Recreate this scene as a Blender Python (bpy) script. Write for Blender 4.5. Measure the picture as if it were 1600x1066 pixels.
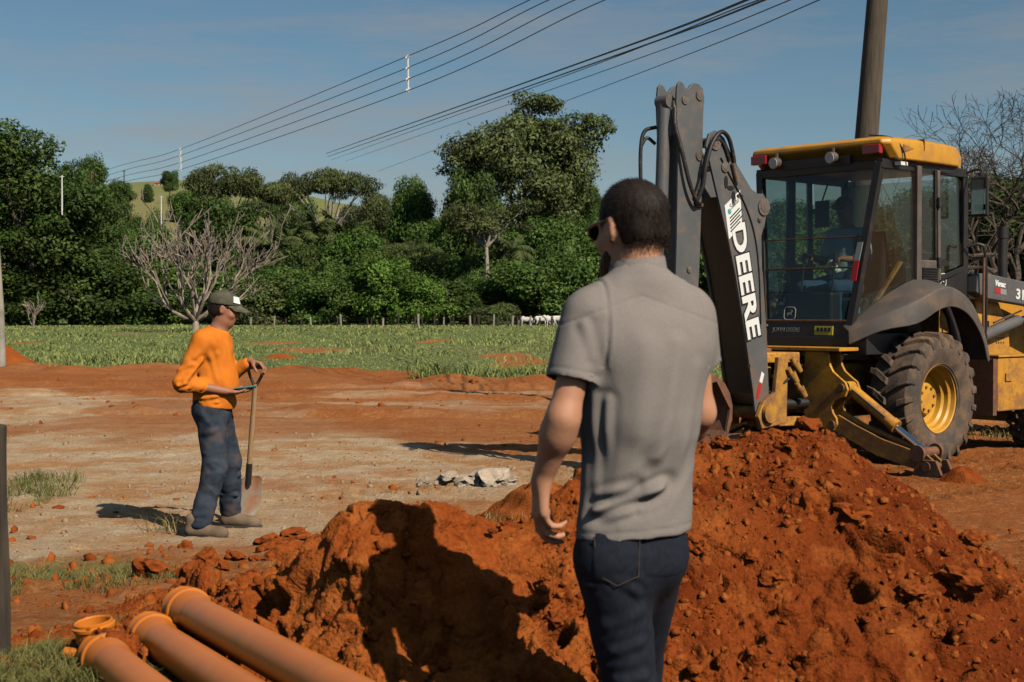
import bpy, math, random
import numpy as np
from mathutils import Vector, Matrix
for o in list(bpy.data.objects): bpy.data.objects.remove(o)
S = bpy.context.scene
R = math.radians
# ------------------------------------------------------------------ camera
FPX, CAMH, PITCH = 2222.0, 1.5, math.atan((533-490)/2222.0)
cd = bpy.data.cameras.new('Camera'); cam = bpy.data.objects.new('Camera', cd)
S.collection.objects.link(cam); S.camera = cam
cam.location = (0, 0, CAMH); cam.rotation_euler = (R(90)-PITCH, 0, 0)
cd.lens = 50; cd.sensor_width = 36; cd.clip_end = 6000; cd.clip_start = 0.05
cd.dof.use_dof = True; cd.dof.focus_distance = 11.5; cd.dof.aperture_fstop = 7.5
# ------------------------------------------------------------------ light
SUN_EL = 41.0; SUN_H = (0.645, -0.765)                    # horizontal direction towards the sun
W = bpy.data.worlds.new('World'); S.world = W; W.use_nodes = True
nt = W.node_tree; nt.nodes.clear()
out = nt.nodes.new('ShaderNodeOutputWorld'); bg = nt.nodes.new('ShaderNodeBackground')
sky = nt.nodes.new('ShaderNodeTexSky'); sky.sky_type = 'NISHITA'; sky.sun_disc = False
sky.sun_elevation = R(SUN_EL); sky.sun_rotation = math.atan2(SUN_H[0], SUN_H[1])
sky.air_density = 1.0; sky.dust_density = 0.3; sky.ozone_density = 3.0; sky.altitude = 0
hsv = nt.nodes.new('ShaderNodeHueSaturation'); hsv.inputs['Saturation'].default_value = 1.06; hsv.inputs['Hue'].default_value = 0.488
nt.links.new(sky.outputs[0], hsv.inputs['Color'])
tc = nt.nodes.new('ShaderNodeTexCoord'); mp = nt.nodes.new('ShaderNodeMapping')
mp.inputs['Scale'].default_value = (2.2, 2.2, 16); mp.inputs['Rotation'].default_value = (0.0, 0.12, 0)
nz = nt.nodes.new('ShaderNodeTexNoise'); nz.inputs['Scale'].default_value = 2.1; nz.inputs['Detail'].default_value = 7
nz.inputs['Roughness'].default_value = 0.62
rp = nt.nodes.new('ShaderNodeValToRGB'); rp.color_ramp.elements[0].position = 0.47; rp.color_ramp.elements[1].position = 0.72
rp.color_ramp.elements[1].color = (0.55, 0.55, 0.55, 1)
mxc = nt.nodes.new('ShaderNodeMixRGB'); mxc.inputs[2].default_value = (5.2, 5.0, 4.9, 1)
nt.links.new(tc.outputs['Generated'], mp.inputs[0]); nt.links.new(mp.outputs[0], nz.inputs['Vector'])
nt.links.new(nz.outputs['Fac'], rp.inputs[0]); nt.links.new(rp.outputs[0], mxc.inputs[0])
nt.links.new(hsv.outputs[0], mxc.inputs[1]); nt.links.new(mxc.outputs[0], bg.inputs[0])
bg.inputs[1].default_value = 0.058
nt.links.new(bg.outputs[0], out.inputs[0])
sl = bpy.data.lights.new('Sun', 'SUN'); so = bpy.data.objects.new('Sun', sl); S.collection.objects.link(so)
sl.energy = 5.0; sl.angle = R(0.5); sl.color = (1.0, 0.91, 0.76)
ce = math.cos(R(SUN_EL)); hl = math.hypot(*SUN_H)
tosun = Vector((SUN_H[0]/hl*ce, SUN_H[1]/hl*ce, math.sin(R(SUN_EL))))
so.rotation_euler = tosun.to_track_quat('Z', 'Y').to_euler(); so.location = tosun*30
S.view_settings.view_transform = 'Standard'; S.view_settings.look = 'None'
S.cycles.diffuse_bounces = 0; S.cycles.glossy_bounces = 3; S.cycles.transparent_max_bounces = 24
S.view_settings.exposure = 0.05; S.view_settings.gamma = 1.0
# ------------------------------------------------------------------ helpers
C = S.collection
def P(px, py, d):
    """point of the place at depth d, measured from the photograph's pixel"""
    x = (px-800)/FPX; y = -(py-533)/FPX; c, s = math.cos(PITCH), math.sin(PITCH)
    k = d/(c+y*s); return Vector((x*k, d, CAMH+(-s+y*c)*k))
def mesh_from(name, v, f):
    me = bpy.data.meshes.new(name)
    if isinstance(f, np.ndarray):
        v = np.asarray(v, np.float32); n = f.shape[1]
        me.vertices.add(len(v)); me.vertices.foreach_set('co', v.ravel())
        me.loops.add(f.size); me.loops.foreach_set('vertex_index', f.ravel().astype(np.int32))
        me.polygons.add(len(f)); me.polygons.foreach_set('loop_start', np.arange(0, f.size, n, dtype=np.int32))
        me.update(calc_edges=True); me.validate()
    else:
        me.from_pydata([tuple(p) for p in v], [], f); me.update()
    return me
def obj(name, me, mat=None, parent=None, smooth=False):
    o = bpy.data.objects.new(name, me); C.objects.link(o)
    if mat and me and not me.materials: me.materials.append(mat)
    if parent: o.parent = parent
    if smooth and me: me.polygons.foreach_set('use_smooth', [True]*len(me.polygons))
    return o
def tag(o, label=None, cat=None, group=None, kind=None):
    if label: o['label'] = label
    if cat: o['category'] = cat
    if group: o['group'] = group
    if kind: o['kind'] = kind
    return o
def empty(name, loc=(0, 0, 0), rz=0.0):
    o = bpy.data.objects.new(name, None); C.objects.link(o); o.location = loc; o.rotation_euler = (0, 0, rz)
    o.empty_display_size = 0.1; return o
def copy_tree(o, parent=None):
    c = o.copy(); C.objects.link(c); c.parent = parent
    for ch in list(o.children): copy_tree(ch, c)
    return c
class MB:
    def __init__(s): s.v = []; s.f = []
    def add(s, v, f):
        n = len(s.v); s.v += [tuple(p) for p in v]; s.f += [tuple(i+n for i in q) for q in f]; return s
    def hexa(s, a, b):          # two quads (lists of 4 points), joined
        return s.add(list(a)+list(b), [(3,2,1,0),(4,5,6,7),(0,1,5,4),(1,2,6,5),(2,3,7,6),(3,0,4,7)])
    def box(s, x0, x1, y0, y1, z0, z1):
        return s.hexa([(x0,y0,z0),(x1,y0,z0),(x1,y1,z0),(x0,y1,z0)], [(x0,y0,z1),(x1,y0,z1),(x1,y1,z1),(x0,y1,z1)])
    def prism(s, pts, ax, lo, hi):   # polygon in the other two axes, extruded along ax
        def mk(p, t):
            return (t, p[0], p[1]) if ax == 'x' else ((p[0], t, p[1]) if ax == 'y' else (p[0], p[1], t))
        n = len(pts); v = [mk(p, lo) for p in pts]+[mk(p, hi) for p in pts]
        f = [tuple(range(n-1, -1, -1)), tuple(range(n, 2*n))]+[(i, (i+1) % n, n+(i+1) % n, n+i) for i in range(n)]
        return s.add(v, f)
    def cyl(s, a, b, r0, r1=None, n=16):
        r1 = r0 if r1 is None else r1; a = Vector(a); b = Vector(b); d = (b-a).normalized()
        u = d.orthogonal().normalized(); w = d.cross(u)
        ring = lambda c, r: [c+(u*math.cos(2*math.pi*i/n)+w*math.sin(2*math.pi*i/n))*r for i in range(n)]
        return s.add(ring(a, r0)+ring(b, r1), [tuple(range(n-1, -1, -1)), tuple(range(n, 2*n))]+[(i, (i+1) % n, n+(i+1) % n, n+i) for i in range(n)])
    def tube(s, path, r, n=8):
        path = [Vector(p) for p in path]; rs = r if isinstance(r, (list, tuple)) else [r]*len(path)
        v = []; f = []; u = None
        for i, p in enumerate(path):
            d = (path[min(i+1, len(path)-1)]-path[max(i-1, 0)]).normalized()
            u = d.orthogonal().normalized() if u is None else (u-d*u.dot(d)).normalized()
            w = d.cross(u)
            v += [p+(u*math.cos(2*math.pi*k/n)+w*math.sin(2*math.pi*k/n))*rs[i] for k in range(n)]
        for i in range(len(path)-1):
            f += [(i*n+k, i*n+(k+1) % n, (i+1)*n+(k+1) % n, (i+1)*n+k) for k in range(n)]
        f += [tuple(range(n-1, -1, -1)), tuple(range((len(path)-1)*n, len(path)*n))]
        return s.add(v, f)
    def lathe(s, prof, c, n=40):     # profile (radius, y) about an axis along Y through c=(x,y,z)
        m = len(prof); v = []
        for k in range(n):
            a = 2*math.pi*k/n
            v += [(c[0]+r*math.cos(a), c[1]+y, c[2]+r*math.sin(a)) for r, y in prof]
        f = [(k*m+j, k*m+j+1, ((k+1) % n)*m+j+1, ((k+1) % n)*m+j) for k in range(n) for j in range(m-1)]
        return s.add(v, f)
    def xf(s, M): s.v = [tuple(M @ Vector(p)) for p in s.v]; return s
    def build(s, name, mat, parent=None, smooth=False, bevel=0, seg=2):
        me = mesh_from(name, s.v, s.f); o = obj(name, me, mat, parent)
        if bevel:
            m = o.modifiers.new('Bevel', 'BEVEL'); m.width = bevel; m.segments = seg; m.limit_method = 'ANGLE'; m.angle_limit = R(35)
        if smooth:
            me.polygons.foreach_set('use_smooth', [True]*len(me.polygons))
            me.set_sharp_from_angle(angle=R(38))
        return o
def spline(pts, n=10):
    pts = [Vector(p) for p in pts]; out_ = []
    q = [pts[0]*2-pts[1]]+pts+[pts[-1]*2-pts[-2]]
    for i in range(1, len(q)-2):
        for k in range(n):
            t = k/n; a, b, c_, d = q[i-1], q[i], q[i+1], q[i+2]
            out_.append(0.5*((2*b)+(c_-a)*t+(2*a-5*b+4*c_-d)*t*t+(-a+3*b-3*c_+d)*t**3))
    return out_+[pts[-1]]
# ---- noise in numpy
def _h(ix, iy, iz, seed):
    n = (ix.astype(np.int64)*374761393+iy.astype(np.int64)*668265263+iz.astype(np.int64)*2147483647+seed*974711) & 0xffffffff
    n = ((n ^ (n >> 13))*1274126177) & 0xffffffff
    n = ((n ^ (n >> 16))*2246822519) & 0xffffffff
    return ((n ^ (n >> 15)) & 0xffffff)/float(0xffffff)
def vnoise(x, y, z=None, seed=0):
    x = np.asarray(x, float); y = np.asarray(y, float); z = np.zeros_like(x) if z is None else np.asarray(z, float)
    ix, iy, iz = np.floor(x), np.floor(y), np.floor(z); fx, fy, fz = x-ix, y-iy, z-iz
    fx = fx*fx*(3-2*fx); fy = fy*fy*(3-2*fy); fz = fz*fz*(3-2*fz); r = 0
    zs = (0, 1) if np.any(fz > 0) else (0,)
    for a in (0, 1):
        for b in (0, 1):
            for c in zs:
                w = (fx if a else 1-fx)*(fy if b else 1-fy)*(fz if c else 1-fz)
                r = r+w*_h(ix+a, iy+b, iz+c, seed)
    return r*2-1
def fbm(x, y, z=None, oct=4, seed=0, gain=0.5):
    r = 0; a = 1; f = 1; t = 0
    for i in range(oct):
        r = r+a*vnoise(np.asarray(x)*f, np.asarray(y)*f, None if z is None else np.asarray(z)*f, seed+i*17); t += a; a *= gain; f *= 2.03
    return r/t
def worley(x, y, seed=0):
    ix, iy = np.floor(x), np.floor(y); f1 = np.full(np.shape(x), 9.0); f2 = f1.copy(); idv = np.zeros(np.shape(x))
    z = np.zeros_like(ix)
    for a in (-1, 0, 1):
        for b in (-1, 0, 1):
            jx, jy = ix+a, iy+b
            px_ = jx+_h(jx, jy, z, seed); py_ = jy+_h(jx, jy, z, seed+5)
            d = np.hypot(px_-x, py_-y); m = d < f1
            f2 = np.where(m, f1, np.minimum(f2, d)); idv = np.where(m, _h(jx, jy, z, seed+9), idv); f1 = np.where(m, d, f1)
    return f1, f2, idv
def sstep(a, b, x): t = np.clip((x-a)/(b-a), 0, 1); return t*t*(3-2*t)
# ---- materials
def rgb(c): return (c[0], c[1], c[2], 1)
def mat(name, col, col2=None, rough=0.7, metal=0.0, scale=8.0, bump=0.0, bscale=None, detail=5, spec=0.5, lo=0.35, hi=0.65, dust=None, dustlo=0.5, dusthi=0.75, dscale=2.5, attr=None, transl=0.0, coat=0.0, stretch=None, mud=None):
    m = bpy.data.materials.new(name); m.use_nodes = True; t = m.node_tree; N = t.nodes; L = t.links
    b = N['Principled BSDF']; b.inputs['Roughness'].default_value = rough; b.inputs['Metallic'].default_value = metal
    b.inputs['Specular IOR Level'].default_value = spec; b.inputs['Coat Weight'].default_value = coat
    b.inputs['Base Color'].default_value = rgb(col)
    co = N.new('ShaderNodeTexCoord'); vec = co.outputs['Object']
    if stretch:
        mp_ = N.new('ShaderNodeMapping'); mp_.inputs['Scale'].default_value = stretch; L.new(vec, mp_.inputs[0]); vec = mp_.outputs[0]
    last = None
    def noise(sc, det=detail):
        n = N.new('ShaderNodeTexNoise'); n.inputs['Scale'].default_value = sc; n.inputs['Detail'].default_value = det
        n.inputs['Roughness'].default_value = 0.6; L.new(vec, n.inputs['Vector']); return n
    if col2:
        n = noise(scale); mr = N.new('ShaderNodeMapRange'); mr.inputs[1].default_value = lo; mr.inputs[2].default_value = hi
        L.new(n.outputs['Fac'], mr.inputs[0]); mx = N.new('ShaderNodeMixRGB'); mx.inputs[1].default_value = rgb(col); mx.inputs[2].default_value = rgb(col2)
        L.new(mr.outputs[0], mx.inputs[0]); last = mx.outputs[0]
    if attr:
        a = N.new('ShaderNodeAttribute'); a.attribute_name = attr
        mx = N.new('ShaderNodeMixRGB'); mx.blend_type = 'MULTIPLY'; mx.inputs[0].default_value = 1
        if last: L.new(last, mx.inputs[1])
        else: mx.inputs[1].default_value = rgb(col)
        L.new(a.outputs['Color'], mx.inputs[2]); last = mx.outputs[0]
    if dust:
        n = noise(dscale, 8); mr = N.new('ShaderNodeMapRange'); mr.inputs[1].default_value = dustlo; mr.inputs[2].default_value = dusthi
        L.new(n.outputs['Fac'], mr.inputs[0]); mx = N.new('ShaderNodeMixRGB'); mx.inputs[2].default_value = rgb(dust)
        if last: L.new(last, mx.inputs[1])
        else: mx.inputs[1].default_value = rgb(col)
        L.new(mr.outputs[0], mx.inputs[0]); last = mx.outputs[0]
    if mud:                                             # caked earth, thicker towards the ground
        sx_ = N.new('ShaderNodeSeparateXYZ'); L.new(co.outputs['Object'], sx_.inputs[0]); n1 = noise(3.5, 8); n2 = noise(28, 6)
        f = N.new('ShaderNodeMapRange'); f.inputs[1].default_value = mud; f.inputs[2].default_value = 0.0; f.inputs[3].default_value = -.28; f.inputs[4].default_value = .22; L.new(sx_.outputs[2], f.inputs[0])
        a1 = N.new('ShaderNodeMath'); a1.operation = 'ADD'; L.new(f.outputs[0], a1.inputs[0]); L.new(n1.outputs['Fac'], a1.inputs[1])
        a2 = N.new('ShaderNodeMath'); a2.operation = 'MULTIPLY_ADD'; a2.inputs[1].default_value = .45; L.new(n2.outputs['Fac'], a2.inputs[0]); L.new(a1.outputs[0], a2.inputs[2])
        r_ = N.new('ShaderNodeMapRange'); r_.inputs[1].default_value = .70; r_.inputs[2].default_value = .92; r_.inputs[4].default_value = .75; L.new(a2.outputs[0], r_.inputs[0])
        mx = N.new('ShaderNodeMixRGB'); mx.inputs[2].default_value = (.21, .085, .032, 1); L.new(last, mx.inputs[1]); L.new(r_.outputs[0], mx.inputs[0]); last = mx.outputs[0]
        rr = N.new('ShaderNodeMapRange'); rr.inputs[3].default_value = rough; rr.inputs[4].default_value = .95; L.new(r_.outputs[0], rr.inputs[0]); L.new(rr.outputs[0], b.inputs['Roughness'])
    if last: L.new(last, b.inputs['Base Color'])
    if bump:
        n = noise(bscale or scale*3, 8); bp = N.new('ShaderNodeBump'); bp.inputs['Strength'].default_value = 1.0; bp.inputs['Distance'].default_value = bump
        L.new(n.outputs['Fac'], bp.inputs['Height']); L.new(bp.outputs[0], b.inputs['Normal'])
    if transl:
        tr = N.new('ShaderNodeBsdfTranslucent'); ms = N.new('ShaderNodeMixShader'); ms.inputs[0].default_value = transl
        if last: L.new(last, tr.inputs[0])
        else: tr.inputs[0].default_value = rgb(col)
        L.new(b.outputs[0], ms.inputs[1]); L.new(tr.outputs[0], ms.inputs[2]); L.new(ms.outputs[0], N['Material Output'].inputs[0])
    return m
def glass(name, tint, refl=1.0):
    m = bpy.data.materials.new(name); m.use_nodes = True; N = m.node_tree.nodes; L = m.node_tree.links; N.remove(N['Principled BSDF'])
    tr = N.new('ShaderNodeBsdfTransparent'); tr.inputs[0].default_value = rgb(tint)
    gl = N.new('ShaderNodeBsdfGlossy'); gl.inputs['Roughness'].default_value = 0.03; gl.inputs[0].default_value = (.9, .95, .95, 1)
    fr = N.new('ShaderNodeLayerWeight'); fr.inputs[0].default_value = 0.5
    pw = N.new('ShaderNodeMath'); pw.operation = 'POWER'; pw.inputs[1].default_value = 4.0; L.new(fr.outputs['Facing'], pw.inputs[0])
    ma = N.new('ShaderNodeMath'); ma.operation = 'MULTIPLY_ADD'; ma.inputs[1].default_value = .7; ma.inputs[2].default_value = .03; L.new(pw.outputs[0], ma.inputs[0])
    ms = N.new('ShaderNodeMixShader'); L.new(ma.outputs[0], ms.inputs[0]); L.new(tr.outputs[0], ms.inputs[1]); L.new(gl.outputs[0], ms.inputs[2])
    df = N.new('ShaderNodeBsdfDiffuse'); df.inputs[0].default_value = (.32, .22, .14, 1)          # film of dust
    m2 = N.new('ShaderNodeMixShader'); m2.inputs[0].default_value = 0.03; L.new(ms.outputs[0], m2.inputs[1]); L.new(df.outputs[0], m2.inputs[2])
    L.new(m2.outputs[0], N['Material Output'].inputs[0]); return m
DUST = (.26, .11, .045)
M = dict(
 yellow=mat('yellow_paint', (.62,.29,.022), (.56,.25,.02), rough=.42, scale=3, dust=(.33,.15,.06), dustlo=.47, dusthi=.78, dscale=4, bump=.0015, bscale=60, mud=2.6),
 rim=mat('rim_yellow_paint', (.64,.31,.03), (.58,.27,.025), rough=.42, scale=6, dust=(.36,.18,.08), dustlo=.5, dusthi=.8, dscale=7, bump=.001, bscale=60),
 yellow_dirty=mat('dirty_yellow_paint', (.50,.24,.025), (.40,.19,.03), rough=.6, scale=4, dust=(.22,.10,.045), dustlo=.42, dusthi=.62, dscale=6, bump=.003, bscale=50, mud=1.6),
 grey=mat('grey_paint', (.085,.088,.092), (.11,.108,.105), rough=.5, scale=3, dust=(.22,.13,.08), dustlo=.52, dusthi=.85, dscale=9, bump=.001, bscale=60, mud=2.0),
 fender=mat('dusty_grey_plastic', (.070,.061,.056), (.09,.072,.062), rough=.7, scale=4, dust=(.22,.135,.085), dustlo=.45, dusthi=.8, dscale=3, bump=.001, bscale=80),
 black=mat('black_frame', (.012,.012,.013), (.02,.019,.018), rough=.5, scale=5, dust=(.12,.07,.04), dustlo=.6, dusthi=.95, dscale=5),
 rubber=mat('tyre_rubber', (.055,.042,.034), (.08,.058,.042), rough=.9, scale=5, dust=(.20,.115,.065), dustlo=.42, dusthi=.72, dscale=6, bump=.004, bscale=40),
 hose=mat('hose_rubber', (.012,.012,.013), rough=.55, dust=(.15,.09,.06), dustlo=.55, dusthi=.8, dscale=20),
 steel=mat('pin_steel', (.32,.28,.24), (.2,.15,.11), rough=.45, metal=.7, scale=20),
 chrome=mat('chrome_rod', (.7,.7,.7), rough=.15, metal=1.0),
 rust=mat('rusty_steel', (.20,.085,.04), (.12,.05,.03), rough=.85, scale=15, bump=.002),
 white=mat('white_paint', (.72,.71,.68), rough=.6),
 decal_black=mat('decal_black', (.01,.01,.01), rough=.5),
 decal_yellow=mat('decal_yellow', (.62,.48,.06), rough=.6), decal_grey=mat('decal_grey', (.25,.25,.24), rough=.6),
 decal_red=mat('decal_red', (.42,.02,.02), rough=.5), decal_blue=mat('decal_blue', (.05,.3,.5), rough=.5), decal_green=mat('decal_green', (.12,.4,.12), rough=.5),
 redlens=mat('red_lens', (.35,.012,.012), rough=.25, coat=.4), lamp=mat('lamp_lens', (.55,.54,.5), rough=.15, spec=.8),
 glass=glass('cab_glass', (.76,.81,.785)), mirror=mat('mirror_glass', (.5,.5,.5), rough=.05, metal=1.0),
 seat=mat('seat_cloth', (.02,.02,.022), rough=.9),
 pvc=mat('orange_pvc', (.60,.175,.020), (.54,.15,.017), spec=.35, rough=.36, scale=2.5, dust=(.44,.145,.030), dustlo=.52, dusthi=.75, dscale=7, bump=.0006, bscale=90),
 wood=mat('weathered_wood', (.065,.045,.030), (.022,.016,.011), rough=.9, scale=6, bump=.006, bscale=12, stretch=(6,6,.6)),
 pole=mat('utility_pole_wood', (.10,.075,.05), (.055,.042,.03), rough=.9, scale=5, bump=.006, bscale=12, stretch=(5,5,.4)),
 bark=mat('bark', (.11,.085,.06), (.05,.04,.03), rough=.95, scale=2, bump=.02, bscale=6, stretch=(2,2,.5)),
 palebark=mat('pale_bark', (.36,.32,.26), (.22,.19,.15), rough=.9, scale=1.5, bump=.01, bscale=6),
 barebark=mat('bare_branch_bark', (.40,.32,.25), (.24,.18,.13), rough=.9, scale=2, bump=.01, bscale=6),
 wire=mat('cable', (.03,.032,.036), rough=.6), ceramic=mat('spacer_white', (.7,.68,.64), rough=.5),
 hide=mat('white_hide', (.72,.68,.62), (.6,.55,.5), rough=.9, scale=2),
 concrete=mat('pale_concrete', (.58,.48,.37), (.44,.32,.22), rough=.95, scale=9, bump=.012, bscale=25),
 wall=mat('house_wall', (.35,.26,.2), rough=.9), roof=mat('roof_tile', (.33,.12,.06), rough=.9),
)
# ================================================================== TERRAIN
rng = np.random.default_rng(7); random.seed(7)
def base_z(x, y):
    x = np.asarray(x, float); y = np.asarray(y, float)
    z = np.interp(y, [-50, 1.5, 2.6, 3.2, 4.2, 5.7, 7.2, 9.2, 33, 60, 80, 135], [0, 0, .1, .36, .37, .30, .15, 0, 0, .33, .5, .5])
    t = sstep(-.12, .08, x)*sstep(4.12, 3.9, y)*sstep(2.2, 2.5, y)*sstep(2.2, 1.9, x)
    z = z*(1-t)
    far = np.clip(y-150, 0, None)
    a = np.clip(x/np.maximum(y, 1), -.6, .8)
    slope = np.interp(a, [-.6, -.2, 0, .2, .8], [.126, .119, .088, .055, .07])
    hill = slope*np.minimum(far, 420)+.02*np.clip(far-420, 0, 900)
    hill = hill*(1+.16*vnoise(x*.008, y*.008, seed=3))
    return z+hill
def ground_z(x, y):
    x = np.asarray(x, float); y = np.asarray(y, float); z = base_z(x, y)
    near = sstep(60, 20, y)
    rough = .5+.5*sstep(11, 7.5, y)+.7*sstep(18, 24, y)*sstep(40, 34, y)
    z = z+near*rough*(.035*fbm(x*1.3, y*1.3, oct=4, seed=11)+.014*fbm(x*9, y*9, oct=4, seed=12))
    nl_ = sstep(9.9, 8.6, y)*sstep(5.2, 5.8, y); f1, f2, iv = worley(x*6+.5*vnoise(x*4, y*4, seed=1), y*6, 15); z = z+nl_*(np.clip(.5-f1, 0, 1)**.8*.075*sstep(.5, 1, iv)+.02*fbm(x*4, y*4, oct=4, seed=16))
    mid_ = sstep(8.5, 10.5, y)*sstep(36, 30, y); z = z+mid_*(.022*fbm(x*.6, y*3.5, oct=4, seed=17)+.020*np.abs(fbm(x*5, y*5, oct=3, seed=18))+.012*fbm(x*16, y*9, oct=2, seed=19))
    # wheel ruts that cross the site on the far side of the track
    for (x0, y0, x1, y1, w) in ((-14, 27, 8, 23.5, .28), (-14, 30.5, 8, 27, .3), (-6, 21.5, 6, 19.5, .22)):
        t = np.clip((x-x0)/(x1-x0), 0, 1); dd = y-(y0+(y1-y0)*t)+.3*vnoise(x*.4, y*0, seed=5)
        z = z-.07*np.exp(-(dd/w)**2)+.08*np.exp(-((dd-w*2)/w)**2)*(.6+.8*vnoise(x*2.3, y*2.3, seed=8))
    # berm along the edge of the grass
    e = edge_y(x); z = z+.16*np.exp(-((y-e+.8)/.9)**2)*(.7+.6*vnoise(x*1.7, y*1.1, seed=14))
    # lug prints of the machine's tyres, right of the stabiliser
    fx, fy = math.sin(R(48)), math.cos(R(48)); ox, oy = 3.56, 14.9
    X = (x-ox)*fx+(y-oy)*fy; Y = -(x-ox)*fy+(y-oy)*fx
    for yc in (-.86, .86, -1.5, -2.3):
        m = sstep(.33, .25, np.abs(Y-yc+.06*np.sin(X*.9)))*sstep(7, 5, np.abs(X))
        ph = X*2*np.pi/.2+np.abs(Y-yc)*9*(1 if yc < 0 else -1)
        z = z+m*(-.035+.042*sstep(-.2, .5, np.sin(ph)))
    return z
def edge_y(x):
    x = np.asarray(x, float)
    return np.interp(x, [-30, -14, -8, -3, 0, 3, 10, 30], [42, 40, 36.5, 34.5, 31, 32, 33, 36])+1.6*vnoise(x*.35, x*0, seed=21)+.7*vnoise(x*1.3, x*0, seed=22)
rows = np.concatenate([np.arange(2.0, 6, .022), np.arange(6, 16, .037)])
y = 16.0
ext = []
while y < 40: ext.append(y); y *= 1.008
while y < 150: ext.append(y); y *= 1.025
while y < 2600: ext.append(y); y *= 1.05
rows = np.concatenate([rows, ext]); NCOL = 500
uu = np.linspace(-.66, .66, NCOL)
uu = uu*(1+.55*np.clip(np.abs(uu)-.42, 0, 1)**1.0*3)
Yg, Ug = np.meshgrid(rows, uu, indexing='ij'); Xg = Ug*(Yg+1.2)
Zg = ground_z(Xg, Yg)
nr, nc = Yg.shape
idx = np.arange(nr*nc).reshape(nr, nc)
F = np.stack([idx[:-1, :-1], idx[:-1, 1:], idx[1:, 1:], idx[1:, :-1]], -1).reshape(-1, 4)
V = np.stack([Xg, Yg, Zg], -1).reshape(-1, 3)
# a coarse apron to the sides and behind the camera, welded on as part of the same sheet
nb = len(V)
xl, xr, yb = -400, 400, -300
e_l = idx[:, 0]; e_r = idx[:, -1]
step = np.unique(np.concatenate([np.arange(0, nr, 24), [nr-1]]))
ap_v = []; ap_f = []
def zone_cols(x, y):
    """R pale gravel, G grass, B deep red"""
    lowx = np.interp(x, [-12, -4, -1.5, 0, 1.2, 6], [31, 25, 19.5, 17.2, 15.8, 14.0])
    n1 = fbm(x*.9, y*.9, oct=4, seed=31); n2 = fbm(x*.25, y*.25, oct=3, seed=32)
    pale = sstep(-1.4, .6, lowx-1.2-y+2.6*n1+2.4*n2)*sstep(6.4, 8.6, y+1.3*n1-.9*np.clip(x+2.4, 0, 3))*sstep(3.6, 1.6, x+n1)
    patch = sstep(-.12, .30, fbm(x*.55+4, y*.4, oct=5, seed=33)); pale = pale*(.22+.78*patch)
    streak = sstep(.05, .4, fbm(x*.35, y*1.1, oct=4, seed=36))*sstep(3, 0, x); pale = np.maximum(pale, .55*streak*sstep(20, 23, y)*sstep(31, 27, y))
    g = sstep(-.9, .6, y-edge_y(x)+1.1*fbm(x*1.1, y*.6, oct=4, seed=34))
    bare = sstep(.36, .50, fbm(x*.30, y*.12, oct=4, seed=35))*sstep(85, 60, y); g = g*(1-.9*bare)
    leftg = sstep(.02, .22, fbm(x*1.6, y*1.6, oct=4, seed=37)+.15)*sstep(-.6, -1.5, x+.0*y)*sstep(9.2, 7.4, y)*sstep(-.21, -.27, x/np.maximum(y, 1))*.7
    g = np.maximum(g, leftg)
    fp = sstep(240, 300, y); pale = pale*(1-fp)+.6*fp; g = g*(1-fp)+fp*(.68+.08*vnoise(x*.01, y*.01, seed=39))
    red = np.clip(.5+.9*fbm(x*.8, y*.8, oct=4, seed=38), 0, 1)
    red = np.maximum(red*.8, sstep(9.6, 8.2, y))*sstep(2.5, 1, np.abs(y-30)/6)+red*.3
    red = np.maximum(red, .9*sstep(1.6, 3.0, x)*sstep(19, 15, y)*(.75+.4*n1))
    return np.stack([np.clip(pale, 0, 1), np.clip(g, 0, 1), np.clip(red, 0, 1), np.ones_like(pale)], -1)
def set_col(me, name, col):
    a = me.color_attributes.new(name, 'FLOAT_COLOR', 'POINT'); a.data.foreach_set('color', np.asarray(col, np.float32).ravel())
apron = []
for i in step:
    apron.append((nb+len(ap_v), i)); ap_v.append((-900-rows[i], rows[i], float(base_z(-.6*rows[i], rows[i])) if rows[i] > 150 else float(V[idx[i, 0], 2])))
for k in range(len(step)-1):
    a, b = step[k], step[k+1]
    ap_f += [tuple([nb+k]+[int(idx[j, 0]) for j in range(a, b+1)]+[nb+k+1])]
n2_ = nb+len(ap_v)
for i in step:
    ap_v.append((900+rows[i], rows[i], float(V[idx[i, -1], 2])))
for k in range(len(step)-1):
    a, b = step[k], step[k+1]
    ap_f += [tuple([n2_+k+1]+[int(idx[j, -1]) for j in range(b, a-1, -1)]+[n2_+k])]
n3_ = nb+len(ap_v)
ap_v += [(-902, -400, 0), (902, -400, 0)]
ap_f += [tuple([n3_, n3_+1, n2_]+[int(idx[0, j]) for j in range(nc-1, -1, -1)]+[nb])]
me = bpy.data.meshes.new('ground')
allv = np.concatenate([V, np.array(ap_v)])
loops = np.concatenate([F.ravel(), np.concatenate([np.array(f) for f in ap_f])]).astype(np.int32)
tot = np.concatenate([np.full(len(F), 4), np.array([len(f) for f in ap_f])]); start = np.concatenate([[0], np.cumsum(tot)[:-1]]).astype(np.int32)
me.vertices.add(len(allv)); me.vertices.foreach_set('co', allv.astype(np.float32).ravel())
me.loops.add(len(loops)); me.loops.foreach_set('vertex_index', loops)
me.polygons.add(len(start)); me.polygons.foreach_set('loop_start', start); me.update(calc_edges=True); me.validate()
zc_ = zone_cols(allv[:, 0], allv[:, 1]); zc_[nb:, :3] = (0, 1, .3)
set_col(me, 'zone', zc_)
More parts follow.
